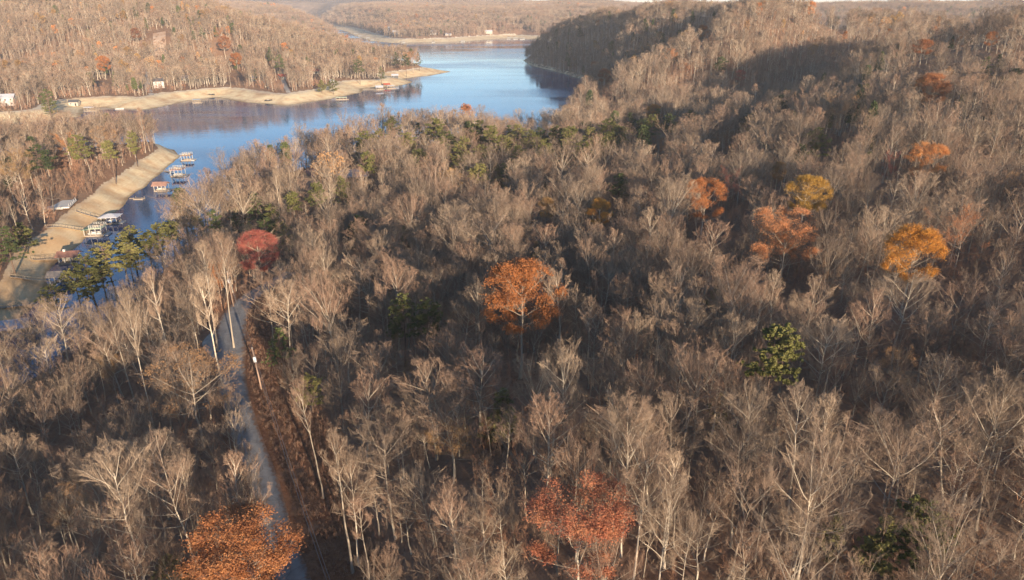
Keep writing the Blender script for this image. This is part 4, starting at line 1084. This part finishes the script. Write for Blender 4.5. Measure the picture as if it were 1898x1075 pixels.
# across the lake
FD = 'docks along the far lake shore'
boathouse((703, 166), 'white boathouse with dark open bay beside the second beach tongue', 9, 7, 'gable', 'grey', 0.3, group=FD)
boathouse((717, 161), 'red-brown roofed boathouse tucked behind the white one', 8, 6, 'gable', 'red', 0.3, group=FD)
boathouse((724, 164), 'flat white dock right of the white boathouse', 10, 6, 'deck', 'grey', 0.3, group=FD, cat='dock', name='boat_dock')
boathouse((633, 184), 'long low open dock with pale deck against the lake beach', 13, 6, 'deck', 'palegreen', 0.2, rails=True, h=1.6, group=FD, cat='dock', name='boat_dock')
boathouse((365, 190), 'blue and white posted dock on the curve of the far beach', 8, 6, 'deck', 'blue', 0.1, group=FD, cat='dock', name='boat_dock')
boathouse((168, 205), 'white posted dock in the notch of the back cove beach', 11, 6, 'deck', 'grey', 0.1, group=FD, cat='dock', name='boat_dock')
boathouse((42, 233), 'low pontoon dock off the back cove beach', 9, 4, 'deck', 'grey', 0.0, rails=False, h=1.2, group=FD, cat='dock', name='boat_dock')
for (u, v, lab) in [(392, 176, 'dark boat lying on the far beach'), (222, 203, 'white boat lying at the water edge of the far beach'), (498, 187, 'overturned dark boat low on the far beach')]:
    p = ray_hit(u, v, 0.0)[0][0]; t = empty('beached_boat', (p[0], p[1], p[2] + 0.05), random.uniform(-0.3, 0.3)); tag(t, lab, 'boat', 'boats drawn up on the far beach')
    hull(6.5, 2.4, 0.9).part('hull', W_['white' if 'white' in lab else 'dark'], t); Box().box((-0.4, 0, 0.85), (1.6, 1.3, 0.35)).part('seat', W_['stripe'], t)

def house(px, label, L, W, wall, roof, rz, storeys=1, name='house', chimney=True, clear=None, above=2.0, pitch=0.5, group='lake houses', view=0.8):
    p = ray_hit(px[0], px[1], above)[0][0]
    t = empty(name, (p[0], p[1], p[2] - 0.2), rz); tag(t, label, 'house', group)
    H = 2.9 * storeys + 0.4; TAKEN.append((p[0], p[1], max(L, W) * 0.75))
    dpx = F_PX / max(np.hypot(p[0], p[1]), 1); HERO.append(((px[0], px[1], max(L, W) * dpx * view, H * dpx * view), p[:2], view > 0.7))
    d = -unit(p[:2])
    for k in range(3): CLEAR.append((p[0] + d[0] * (5 + 6 * k), p[1] + d[1] * (5 + 6 * k), max(L, W) * 0.5 * (1.15 - 0.25 * k)))
    Box().box((0, 0, H / 2), (L, W, H)).part('wall', W_[wall], t)
    Box().gable_ends(L, W, H, W / 2 * pitch * 0.97).part('gable_wall', W_[wall], t)
    r = Box().gable(L, W, H + 0.02, W / 2 * pitch, 0.5, 0.2).part('roof', W_[roof], t)
    if chimney: Box().box((L * 0.28, W * 0.12, H + W * 0.25 * pitch + 0.9), (0.9, 0.7, 1.9)).part('chimney', W_['brick'], r)
    n = max(2, int(L / 3.2))
    for f in range(storeys):
        for k in range(n):
            xx = -L / 2 + (k + 0.5) * L / n; zz = 1.9 + 2.9 * f
            if f == 0 and k == n // 2:
                Box().box((xx, -W / 2 - 0.03, 1.25), (1.1, 0.1, 2.1)).part('door', W_['dark'], t); continue
            w_ = Box().box((xx, -W / 2 - 0.04, zz), (1.4, 0.08, 1.3)).part('window', W_['white'], t)
            Box().box((xx, -W / 2 - 0.085, zz), (1.14, 0.03, 1.06)).part('pane', W_['glass'], w_)
        for sx in (-1, 1):
            w_ = Box().box((sx * (L / 2 + 0.04), 0, 1.9 + 2.9 * f), (0.08, 1.4, 1.3)).part('window', W_['white'], t)
            Box().box((sx * (L / 2 + 0.085), 0, 1.9 + 2.9 * f), (0.03, 1.14, 1.06)).part('pane', W_['glass'], w_)
    return t, p
house((294, 158), 'white two-storey house with dark roof above the far beach', 9, 9, 'white', 'slate', 0.5, 2)
house((10, 190), 'big white house with grey roof at the left end of the back cove', 15, 10, 'white', 'grey', 0.3, 2, view=1.1)
house((525, 143), 'red roofed cabin at the top of the gravel drive across the lake', 9, 8, 'cream', 'red', 0.6, view=0.5)
house((586, 133), 'red roofed house hidden in the woods above the far beach', 12, 8, 'cream', 'red', 0.2, view=0.5)
house((342, 145), 'pale grey house glimpsed through bare trees across the lake', 8, 7, 'dull', 'grey', 0.3, view=0.5)
house((474, 146), 'pale house behind trees left of the gravel drive across the lake', 8, 7, 'dull', 'grey', 0.4, view=0.5)
house((616, 152), 'small pale shed above the beach shrubs across the lake', 4, 4, 'cream', 'grey', 0.2, chimney=False)
house((732, 142), 'small grey shelter on the neck of the beach tongue', 7, 5, 'dark', 'grey', 0.2, chimney=False, above=1.5)
house((138, 192), 'dark roofed shed on the back cove beach', 7, 6, 'cream', 'slate', 0.2, chimney=False, above=1.5)
house((721, 59), 'tall white gabled house on the farthest shore', 13, 14, 'white', 'grey', 1.2, 3, pitch=0.8)
house((734, 62), 'white house beside the tall gabled one on the farthest shore', 16, 12, 'white', 'grey', 0.2, 2)
house((747, 61), 'cream house third from the left on the farthest shore', 18, 12, 'cream', 'tan', 0.1, 2)
house((803, 62), 'white house alone in the middle of the farthest shore', 18, 12, 'white', 'grey', 0.1, 2)
house((831, 64), 'low white house right of the middle of the farthest shore', 14, 10, 'white', 'grey', 0.1, 1)
house((906, 61), 'cream house near the right end of the farthest shore', 18, 12, 'cream', 'grey', 0.1, 2)
house((703, 60), 'white house at the left end of the farthest shore', 12, 10, 'white', 'grey', 0.3, 1)
house((1524, 25), 'white house with broad gable on the right skyline', 11, 9, 'white', 'grey', 1.45, 1, pitch=0.7, above=3)
house((1560, 28), 'low white outbuilding right of the skyline house', 6, 5, 'white', 'grey', 1.2, 1, chimney=False, above=2)
house((566, 346), 'large house with dark shingle roofs in the shade of the near lake shore', 15, 11, 'wood', 'slate', 0.35, 1, above=3.5, view=0.45)
house((572, 326), 'steep gabled house nearest the water on the near shore', 10, 9, 'wood', 'brown', 1.5, 1, above=3.5, pitch=0.8, view=0.45)
house((652, 322), 'house with blue grey metal roof among trees on the near shore', 13, 9, 'wood', 'blue', 0.3, 1, above=3.5, view=0.45)
# far docks and boats on the farthest shore
for k, (u, v, L) in enumerate([(660, 64, 9), (668, 68.5, 9), (682, 72.5, 9), (690, 75.5, 7), (748, 79, 8), (803, 79, 6), (858, 77.5, 9), (944, 72.5, 12), (956, 73.0, 12), (968, 73.4, 12)]):
    x, y, z = place(u, v); t = empty('far_dock', (x, y, 0)); 
    tag(t, ['white dock deepest in the shaded far cove', 'second white dock in the shaded far cove', 'broad white dock at the mouth of the shaded far cove', 'small white dock where the far beach begins', 'grey dock below the white houses of the farthest shore', 'dark little dock in the middle of the farthest beach', 'pale dock right of the middle of the farthest beach', 'left one of three white docks at the end of the farthest shore', 'middle one of three white docks at the end of the farthest shore', 'right one of three white docks at the end of the farthest shore'][k], 'dock', 'docks on the farthest shore')
    Box().box((0, 0, 0.3), (L, 6, 0.6)).part('float_deck', W_['white'], t); Box().hip(L, 6, 3.2, 1.0).part('roof', W_['white' if k != 5 else 'dark'], t)
    for sx in (-1, 1):
        for sy in (-1, 1): Box().box((sx * L * 0.45, sy * 2.6, 1.8), (0.25, 0.25, 2.5)).part('post', W_['white'], t)

for u_, v_ in ((408, 622), (404, 640), (414, 655)): 
    q_ = P(u_, v_, ROAD_Z); CLEAR.append((q_[0], q_[1], 4.0)); q_ = P(u_ + 3, v_ + 30, ROAD_Z); CLEAR.append((q_[0], q_[1], 3.0))
for u_, v_ in ((413, 592), (418, 660), (416, 690), (423, 705)):
    q_ = P(u_, v_, ROAD_Z); CLEAR.append((q_[0], q_[1], 4.2))
def drive(name, pxs, widths, mat, clear=2.5, n=30):
    pts_ = [ray_hit(u, v, 0.0)[0][0][:2] for u, v in pxs]
    ribbon(name, pts_, widths, mat, 0.12, 3, n)
    for a in smooth_line(pts_, 24): CLEAR.append((a[0], a[1], clear)); q_ = a * (1 - 7.0 / np.hypot(*a)); CLEAR.append((q_[0], q_[1], clear * 0.8))
drive('gravel_drive', [(535, 172), (529, 160), (524, 148)], [4, 4, 4], M['gravel'], 4.0)
drive('gravel_track', [(281, 176), (272, 160), (276, 148), (268, 132), (262, 122)], [4.5] * 5, M['gravel'], 3.5)
M['clay'] = simple('red_clay', (0.40, 0.22, 0.12), (0.58, 0.44, 0.32), 0.2, 0.95, 0.1)
drive('clay_clearing', [(297, 102), (296, 82), (295, 60)], [13, 14, 15], M['clay'], 15.0)
pt_ = ray_hit(112, 380, 0.0)[0][0]
t = empty('patio', (pt_[0], pt_[1], pt_[2] + 0.05), 0.3); tag(t, 'pale concrete patio terrace on the bank above the inlet beach', 'patio'); CLEAR.append((pt_[0], pt_[1], 8))
Box().box((0, 0, 0.15), (9, 12, 0.5)).part('slab', W_['concrete'], t); Box().box((0, -6.4, 0.0), (5, 0.8, 0.3)).part('step', W_['concrete'], t); [Box().box((4.3, -5 + 2.5 * k, 0.9), (0.12, 0.12, 1.0)).part('rail_post', W_['white'], t) for k in range(5)]; Box().box((4.3, 0, 1.42), (0.1, 10.2, 0.08)).part('rail', W_['white'], t)

# utility poles and their cables
def util_pole(base, lean, H, label, arm=False):
    t = empty('utility_pole', (base[0], base[1], float(ground(base[0], base[1])) - 0.3)); t.rotation_euler = (lean[0], lean[1], 0.4); tag(t, label, 'utility pole', 'utility poles along the road')
    gq = Geo(); gq.tube([(0, 0, 0), (0, 0, H / 2), (0, 0, H)], [0.17, 0.14, 0.11], 8); link('post', gq.mesh('post', [W_['pole']], True), t)
    if arm: Box().box((0.25, 0.16, H - 0.5), (0.9, 0.10, 0.12)).part('crossarm', W_['pole'], t)
    gq = Geo(); gq.tube([(0.02, -0.42, H - 2.6), (0.02, -0.42, H - 2.5), (0.02, -0.42, H - 1.6), (0.02, -0.42, H - 1.5)], [0.2, 0.29, 0.29, 0.2], 10); tr = link('transformer', gq.mesh('transformer', [W_['steel']], True), t)
    Box().box((0.02, -0.2, H - 2.0), (0.12, 0.3, 0.5)).part('bracket', W_['steel'], tr)
    for xx in ((0.6, 0.0) if arm else (0.0,)): Box().bar((xx, 0.16, H - 0.44) if xx else (0, 0, H), (xx, 0.16, H - 0.2) if xx else (0, 0, H + 0.28), 0.05, 6).part('insulator', W_['white'], t)
    return t, np.array([base[0], base[1], float(ground(base[0], base[1])) + H - 0.3])
pb1, pb2 = ray_hit(433, 569, 0)[0][0], ray_hit(485, 722, 0)[0][0]
pb3 = pb2[:2] + np.array([33.0, -68.0])
u1, t1 = util_pole(pb1, (0.0, -0.02), 9.2, 'far leaning utility pole with transformer and guy wires at the road bend', True)
u2, t2 = util_pole(pb2, (0.0, -0.06), 9.0, 'near utility pole with pale transformer in the cleared strip')
t2 = t2 + np.array([-0.55, 0, 0])
t3 = np.array([pb3[0], pb3[1], ROAD_Z + 9])
far_end = ray_hit(478, 520, 0)[0][0] + np.array([6, 30, 8.0])
for sg in (-1, 1): 
    Box().bar((0, 0, 8.2), (sg * 1.6 - 0.6, -2.6 * (sg > 0) + 1.4, 0.2), 0.018).part('guy_wire', W_['wire'], u1)
def cable(a, b, sag, off, label, r=0.028):
    n = 18; tt = np.linspace(0, 1, n)[:, None]; p = a + (b - a) * tt + np.array(off) - np.array([0, 0, 1]) * (4 * sag * tt * (1 - tt))
    gq = Geo(); gq.tube(p, np.full(n, r), 4); tag(link('power_line', gq.mesh('power_line', [W_['wire']])), label, 'cable', 'power lines along the road')
cable(t1, t2, 0.9, (0, 0, 0.2), 'upper power cable between the two utility poles')
cable(t1, t2, 1.1, (0, 0, -1.9), 'lower power cable between the two utility poles')
cable(t2, t3, 1.2, (0, 0, 0.2), 'upper power cable running from the near pole down the cleared strip')
cable(t2, t3, 1.5, (0, 0, -1.9), 'lower power cable running from the near pole down the cleared strip', 0.034)
cable(t1, far_end, 0.5, (0, 0, 0.2), 'power cable leaving the far pole into the shaded trees')
LAND += [(430, 545, 'far utility pole'), (482, 700, 'near utility pole'), (412, 640, 'gravel pull-off'), (520, 930, 'shaded lower road'), (565, 345, 'dark roofed shore house'), (575, 880, 'cleared strip')]


# ---------------------------------------------------------------- the rest of the wood
def ok_land(x, y, beach_margin=1.0):
    sd, bw = grid_at(GSD, x, y), grid_at(GBW, x, y)
    good = (sd > np.where(bw > 10, bw * 1.02 + beach_margin, 2.0)) & (grid_at(GOPEN, x, y) > 0.8) & (grid_at(GDR, x, y) > 3.4)
    for cx_, cy_, cr_ in CLEAR:
        good &= np.hypot(x - cx_, y - cy_) > cr_
    return good

def scatter(r0, r1, a0, a1, spacing, g, taken=True):
    R1 = r1 + 5
    x = np.arange(-R1, R1, spacing)
    xx, yy = np.meshgrid(x, x)
    m = (np.hypot(xx, yy) < r1 + spacing) & (np.hypot(xx, yy) > r0 - spacing)
    xx, yy = xx[m], yy[m]
    xx = xx + g.uniform(-0.46, 0.46, xx.shape) * spacing; yy = yy + g.uniform(-0.46, 0.46, yy.shape) * spacing
    r = np.hypot(xx, yy); a = np.degrees(np.arctan2(xx, yy))
    m = (r >= r0) & (r < r1) & (a > a0) & (a < a1)
    xx, yy = xx[m], yy[m]
    m = ok_land(xx, yy)
    xx, yy = xx[m], yy[m]
    if taken and len(TAKEN):
        T = np.array(TAKEN)
        k = np.ones(len(xx), bool)
        for i in range(0, len(xx), 4000):
            dd = np.hypot(xx[i:i + 4000, None] - T[:, 0], yy[i:i + 4000, None] - T[:, 1])
            k[i:i + 4000] = (dd > T[:, 2]).all(1)
        xx, yy = xx[k], yy[k]
    return xx, yy

g = np.random.default_rng(11)
NEAR_R = 235.0
x, y = scatter(8, NEAR_R, -62, 62, 4.6, g)
kn = (np.hypot(x, y) > 50) | (g.uniform(0, 1, len(x)) < 0.08); x, y = x[kn], y[kn]
xb, yb = scatter(6, 120, 62, 190, 24.0, g, False); xc, yc = scatter(6, 60, -190, -62, 20.0, g, False)
x = np.r_[x, xb, xc]; y = np.r_[y, yb, yc]
# let the marked crowns show: thin what would stand right in front of them
def hides(x, y, entries, shrink):
    z = ground(x, y) + 11.0
    u, v, dep = project(np.c_[x, y, z]); k = np.zeros(len(x), bool)
    for (eu, ev, ew, eh), (hx, hy), f_ in entries:
        pad = 20 if f_ else 8
        k |= (((u - eu) / (ew * 0.5 * shrink + 0.6 * pad)) ** 2 + ((v - ev - eh * 0.25) / (eh * 0.75 * shrink + pad)) ** 2 < 1) & (np.hypot(x, y) < math.hypot(hx, hy) + 1)
    return k
k = ~hides(x, y, HERO, 1.12); x, y = x[k], y[k]
xu, yu = scatter(46, NEAR_R, -56, 56, 6.2, g, False)
ku = ~hides(xu, yu, [h for h in HERO if h[2]], 0.8); xu, yu = xu[ku], yu[ku]
NU = len(x); x = np.r_[x, xu]; y = np.r_[y, yu]
clump = fbm(x, y, 30, 77, 3)
sc = np.clip(0.80 + 0.45 * clump + g.normal(0, 0.16, len(x)), 0.42, 1.15)
sc[NU:] = g.uniform(0.36, 0.58, len(xu))
mod = g.choice(len(BARE), len(x), p=(lambda w: w / w.sum())(np.array([3, 3, 3, 3, 1.2, 1.2, 0.8, 0.8, 1.0, 1.0, 0.4, 3, 3, 3, 1.2, 3, 3])))
# young, low trees on the sunny side of the leafy crowns
low_ = np.ones(len(x))
for (e_, (hx, hy), f_) in HERO:
    if not f_: continue
    tx, ty = x - hx, y - hy; al = tx * SUN_FROM[0] + ty * SUN_FROM[1]; la = np.abs(tx * SUN_FROM[1] - ty * SUN_FROM[0])
    low_ = np.where((al > 1) & (al < 30) & (la < 4.5), np.minimum(low_, 0.5 + 0.5 * np.clip(al / 30, 0, 1)), low_)
for i in range(len(x)):
    s = float(sc[i]) * (0.6 + 0.4 * float(low_[i])) * random.uniform(0.64, 0.95)
    BARE_PTS.append((x[i], y[i], float(ground(x[i], y[i])), int(mod[i]), s, float(sc[i]) ** 0.75 * random.uniform(0.68, 0.92) * float(low_[i]), random.uniform(0, 6.28), random.gauss(0, 0.07), random.gauss(0, 0.07)))
BP = np.array([b[:6] for b in BARE_PTS])
mids = np.array([BARE[int(k)][3]['mid'] for k in BP[:, 3]]); rads = np.array([BARE[int(k)][3]['rad'] for k in BP[:, 3]])
U, Vv, DEP = project(np.c_[BP[:, 0], BP[:, 1], BP[:, 2] + mids * BP[:, 5]])
size = np.where((DEP > 5) & (U > -30) & (U < 1928) & (Vv > 0) & (Vv < 1110), rads * BP[:, 4] * BP[:, 5] / np.maximum(DEP, 5) ** 2 * rads, 0)
order = np.argsort(-size)
single = set(order[:300].tolist())

WORDS = dict(oval='oval crown', spread='wide crown', vase='fan-shaped crown', tall='high crown', gnarl='crooked limbs', narrow='slim crown')
def add_bare_labels(idx_list):
    L_ = np.array([(l[0], l[1]) for l in LAND])
    buckets = {}
    for i in idx_list:
        dx, dy = U[i] - L_[:, 0], Vv[i] - L_[:, 1]
        k = int(np.argmin(dx * dx + dy * dy)); dx, dy = dx[k], dy[k]
        w = ('left of' if dx < 0 else 'right of') if abs(dx) > abs(dy) else ('behind' if dy < 0 else 'in front of')
        buckets.setdefault((k, w), []).append((dx * dx + dy * dy, i))
    out = {}
    for (k, w), lst in buckets.items():
        lst.sort()
        for n, (_, i) in enumerate(lst):
            st = WORDS[BARE[int(BP[i, 3])][0]]
            rank = 'nearest' if n == 0 else (ORD[n] if n < 30 else 'farthest')
            out[i] = ' '.join(f"bare tree with {st}, {rank} {w} the {LAND[k][2]}".split()[:99])
    return out
labels = add_bare_labels(single)
for i in sorted(single):
    b = BARE_PTS[i]
    st, tr, cr, info = BARE[b[3]]
    o = put_tree('bare_tree', [('trunk', tr), ('crown', cr)], b[:3], b[4], b[5], b[6], b[7], b[8])
    tag(o, labels[i], 'bare tree', 'bare winter trees of the near wood')

# ---------------------------------------------------------------- distant wood: one instanced mass
models = bpy.data.collections.new('wood_models')
def reg(name, me):
    o = bpy.data.objects.new(name, me); models.objects.link(o); return o
NAMES = []
for k, b in enumerate(BARE):       # trunk and crown joined
    tr, cr, ends, info = skeleton(100 + k, b[0], 19.0, n2=7, n3=6, n4=5, tw=1.25, lean=0.04)
    NAMES.append(reg(f'm{len(NAMES):03d}', merged('bare_tree_model', tr, cr, BARK2)))
I_NEAR = (0, len(NAMES))
for k, st in enumerate(['oval', 'spread', 'vase', 'vase', 'tall', 'gnarl', 'narrow', 'oval']):
    tr, cr, ends, info = skeleton(200 + k, st, 19.0, n2=6, n3=5, n4=4, rs=1.25, tw=1.7)
    NAMES.append(reg(f'm{len(NAMES):03d}', merged('mid_tree_model', tr, cr, BARK2)))
I_MID = (I_NEAR[1], len(NAMES))
low = []
for k, st in enumerate(['oval', 'spread', 'vase', 'tall', 'narrow', 'oval']):
    tr, cr, ends, info = skeleton(220 + k, st, 19.0, n2=5, n3=4, n4=3, rs=1.3, tw=3.2)
    low.append((tr, cr, ends)); NAMES.append(reg(f'm{len(NAMES):03d}', merged('far_tree_model', tr, cr, BARK2)))
I_LOW = (I_MID[1], len(NAMES))
for k, (mk, nl) in enumerate([('orange', 800), ('russet', 1100), ('tan', 900), ('russet', 700), ('tan', 600)]):
    tr, cr, ends = low[k % len(low)]
    gg = Geo(); gg.add(np.concatenate(cr.V), None, np.concatenate(cr.Q) if cr.Q else None, 0)
    c = ends[g.integers(0, len(ends), nl)] + g.normal(0, 0.4, (nl, 3)); gg.leaves(c, 0.75, g, 1)
    NAMES.append(reg(f'm{len(NAMES):03d}', gg.mesh('far_leaf_model', [M['bark'], M[mk]])))
I_COL = (I_LOW[1], len(NAMES))
for k, (sd_, H, cb, rd, co) in enumerate([(600, 18, 0.4, 3.2, False), (601, 16, 0.25, 3.0, True)]):
    gp = np.random.default_rng(sd_); gg = Geo()
    gg.tube([(0, 0, 0), (0, 0, H)], [0.25, 0.05], 4, 0)
    n = 900; u = gp.uniform(0, 1, n); env = rd * ((1 - u) ** 0.7 + 0.1 if co else np.sin(np.pi * np.clip(0.25 + 0.68 * u, 0, 0.97)) ** 0.7)
    a = gp.integers(0, 23, n) * 2.4 + gp.normal(0, 0.25, n); r_ = env * gp.uniform(0.3, 1.05, n)
    gg.leaves(np.c_[np.cos(a) * r_, np.sin(a) * r_, H * (cb + (1 - cb) * u)], 0.8, gp, 1)
    NAMES.append(reg(f'm{len(NAMES):03d}', gg.mesh('far_pine_model', [M['darkbark'], M['darkneedle']])))
I_PINE = (I_COL[1], len(NAMES))
for k in range(4):      # groves for the farthest hills
    gg = Geo(); gp = np.random.default_rng(700 + k)
    for j in range(16):
        tr, cr, ends, info = skeleton(710 + k * 20 + j % 5, ['oval', 'vase', 'spread'][j % 3], 18.0, n2=3, n3=3, n4=0, rs=2.6, tw=3.4)
        sc_ = gp.uniform(0.7, 1.1); off = np.array([gp.uniform(-19, 19), gp.uniform(-19, 19), -0.6])
        for s_g in (tr, cr):
            b = gg.n; gg.V.append(np.concatenate(s_g.V) * sc_ + off); gg.n += len(gg.V[-1])
            if s_g.T: gg.T.append(np.concatenate(s_g.T) + b); gg.mt.append(np.ones(len(gg.T[-1]), int))
            if s_g.Q: gg.Q.append(np.concatenate(s_g.Q) + b); gg.mq.append(np.ones(len(gg.Q[-1]), int))
    NAMES.append(reg(f'm{len(NAMES):03d}', gg.mesh('grove_model', BARK2)))
I_GROVE = (I_PINE[1], len(NAMES))
BR = []
for k in range(4):      # saplings and brush
    gp = np.random.default_rng(800 + k); gg = Geo()
    for j in range(5):
        a, el = gp.uniform(0, 6.28), R(gp.uniform(60, 88)); h = gp.uniform(2.0, 5.0)
        dd = np.array([math.cos(a) * math.cos(el), math.sin(a) * math.cos(el), math.sin(el)])
        o = np.array([gp.normal(0, 0.7), gp.normal(0, 0.7), -0.1]); gg.spikes([o], [o + dd * h], 0.035, 0)
        t = gp.uniform(0.25, 1, 16); bb = o + dd * h * t[:, None]; tipd = tilt(np.tile(dd, (16, 1)), np.radians(gp.uniform(20, 60, 16)), gp)
        e = bb + tipd * (h * 0.3 * (1.2 - t))[:, None]; gg.spikes(bb, e, 0.016, 0)
        t2 = gp.uniform(0.2, 1, (16, 4)); b2 = (bb[:, None] + (e - bb)[:, None] * t2[..., None]).reshape(-1, 3)
        gg.spikes(b2, b2 + tilt(np.repeat(tipd, 4, 0), np.radians(gp.uniform(15, 55, 64)), gp) * 0.45, 0.011, 0)
    BR.append(gg.mesh('brush_model', [M['brush']]))

PT = []
def pts(x, y, model, s, sz, g, tilt_=0.05):
    n = len(x)
    PT.append(np.c_[x, y, ground(x, y) - 0.15, model, s, sz, g.uniform(0, 6.28, n), g.normal(0, tilt_, n), g.normal(0, tilt_, n)])
rest = [i for i in range(len(BARE_PTS)) if i not in single]
B_ = np.array([BARE_PTS[i] for i in rest]); B_[:, 2] -= 0.12
PT.append(B_)
def mixed(x, y, lo, pc, pp, g, smul=1.0):
    n = len(x); m = g.integers(lo[0], lo[1], n); u = g.uniform(0, 1, n)
    patch = fbm(x, y, 90, 55, 2)
    m = np.where(u < pc * (1 + 2.5 * patch), g.integers(I_COL[0], I_COL[1], n), m)
    m = np.where((u > 1 - pp * (1 + 4 * fbm(x, y, 140, 91, 2))), g.integers(I_PINE[0], I_PINE[1], n), m)
    c = fbm(x, y, 35, 78, 3)
    s = np.clip(0.76 + 0.38 * c + g.normal(0, 0.17, n), 0.4, 1.2) * smul
    pts(x, y, m, s, s ** 0.8 * g.uniform(0.88, 1.12, n), g)
x, y = scatter(NEAR_R, 560, -44, 44, 5.4, g)
k = seen(x, y, 22); k &= ~hides(x, y, HERO, 0.9); mixed(x[k], y[k], I_MID, 0.002, 0.02, g)
x, y = scatter(560, 1250, -42, 42, 5.6, g)
k = seen(x, y, 22); k &= ~hides(x, y, HERO, 0.9); mixed(x[k], y[k], I_LOW, 0.022, 0.025, g)
x, y = scatter(1250, 3600, -40, 40, 27.0, g, False)
k = seen(x, y, 25); x, y = x[k], y[k]
sg = np.where(np.hypot(x, y) > 2200, 1.15, 1.0)
pts(x, y, g.integers(I_GROVE[0], I_GROVE[1], len(x)), sg, sg, g, 0.0)
x, y = scatter(1250, 3000, -40, 40, 24.0, g, False)
k = seen(x, y, 25) & (g.uniform(0, 1, len(x)) < 0.30); x, y = x[k], y[k]
mixed(x, y, I_COL, 0.0, 0.6, g, 1.2)

def instancer(name, P_, coll):
    me = mesh_np(name, P_[:, :3], [np.zeros((0, 3), int)]) if False else bpy.data.meshes.new(name)
    me.vertices.add(len(P_)); me.vertices.foreach_set('co', P_[:, :3].astype(np.float32).ravel())
    a = me.attributes.new('model', 'INT', 'POINT'); a.data.foreach_set('value', P_[:, 3].astype(np.int32))
    a = me.attributes.new('scl', 'FLOAT_VECTOR', 'POINT'); a.data.foreach_set('vector', np.c_[P_[:, 4], P_[:, 4], P_[:, 5]].astype(np.float32).ravel())
    a = me.attributes.new('rot', 'FLOAT_VECTOR', 'POINT'); a.data.foreach_set('vector', np.c_[P_[:, 7], P_[:, 8], P_[:, 6]].astype(np.float32).ravel())
    o = link(name, me)
    ng = bpy.data.node_groups.new(name, 'GeometryNodeTree')
    ng.interface.new_socket('Geometry', in_out='INPUT', socket_type='NodeSocketGeometry'); ng.interface.new_socket('Geometry', in_out='OUTPUT', socket_type='NodeSocketGeometry')
    N = ng.nodes; gi, go = N.new('NodeGroupInput'), N.new('NodeGroupOutput')
    ci = N.new('GeometryNodeCollectionInfo'); ci.inputs['Collection'].default_value = coll; ci.inputs['Separate Children'].default_value = True; ci.inputs['Reset Children'].default_value = True
    ip = N.new('GeometryNodeInstanceOnPoints'); ip.inputs['Pick Instance'].default_value = True
    def na_(nm, ty):
        q_ = N.new('GeometryNodeInputNamedAttribute'); q_.data_type = ty; q_.inputs['Name'].default_value = nm; return q_.outputs['Attribute']
    ng.links.new(gi.outputs[0], ip.inputs['Points']); ng.links.new(ci.outputs[0], ip.inputs['Instance'])
    ng.links.new(na_('model', 'INT'), ip.inputs['Instance Index'])
    ng.links.new(na_('rot', 'FLOAT_VECTOR'), ip.inputs['Rotation']); ng.links.new(na_('scl', 'FLOAT_VECTOR'), ip.inputs['Scale'])
    ng.links.new(ip.outputs[0], go.inputs[0])
    mod_ = o.modifiers.new('instances', 'NODES'); mod_.node_group = ng
    return o
ALL = np.concatenate(PT)
tag(instancer('distant_woodland', ALL, models), kind='stuff')
print('woodland instances', len(ALL), 'single', len(single), 'near total', len(BARE_PTS))

brush_c = bpy.data.collections.new('brush_models')
for k, me in enumerate(BR): brush_c.objects.link(bpy.data.objects.new(f'b{k:03d}', me))
x, y = scatter(12, 330, -50, 50, 3.0, g, False)
xb, yb = scatter(330, 760, -44, 20, 4.2, g, False); kb_ = seen(xb, yb, 8) & (g.uniform(0, 1, len(xb)) < 0.75); xb, yb = xb[kb_], yb[kb_]
k = (fbm(x, y, 18, 61, 3) + g.uniform(-0.4, 0.4, len(x)) > -0.15); x, y = x[k], y[k]
x = np.r_[x, xb]; y = np.r_[y, yb]
s = g.uniform(0.5, 1.5, len(x)) * np.where(np.hypot(x, y) > 330, 1.7, 1.0)
xs = g.uniform(-95, 10, 60000); ys = g.uniform(30, 190, 60000); ks = (grid_at(GOPEN, xs, ys) < 1.2) & (grid_at(GDR, xs, ys) > 3.0); xs, ys = xs[ks][:2600], ys[ks][:2600]
x = np.r_[x, xs]; y = np.r_[y, ys]; s = np.r_[s, g.uniform(0.08, 0.26, len(xs))]
tag(instancer('undergrowth', np.c_[x, y, ground(x, y) - 0.05, g.integers(0, 4, len(x)), s, s, g.uniform(0, 6.28, len(x)), g.normal(0, .1, len(x)), g.normal(0, .1, len(x))], brush_c), kind='stuff')
#==HAZE==
# ---------------------------------------------------------------- haze over the lake
hz = NT('haze_air'); hz.n.remove(hz.b)
pv = hz.node('ShaderNodeVolumePrincipled'); pv.inputs['Color'].default_value = (0.95, 0.92, 0.93, 1); pv.inputs['Density'].default_value = 0.0001; pv.inputs['Anisotropy'].default_value = 0.0
hz.link(pv.outputs[0], hz.n['Material Output'].inputs['Volume'])
top_ = max(float(GZ.max()) + 12, CAM_Z + 25)
hb = Box().box((0, 0, (top_ - 12) / 2), (2 * 17600, 2 * 17600, top_ + 12)).part('haze', hz.m); tag(hb, kind='stuff')
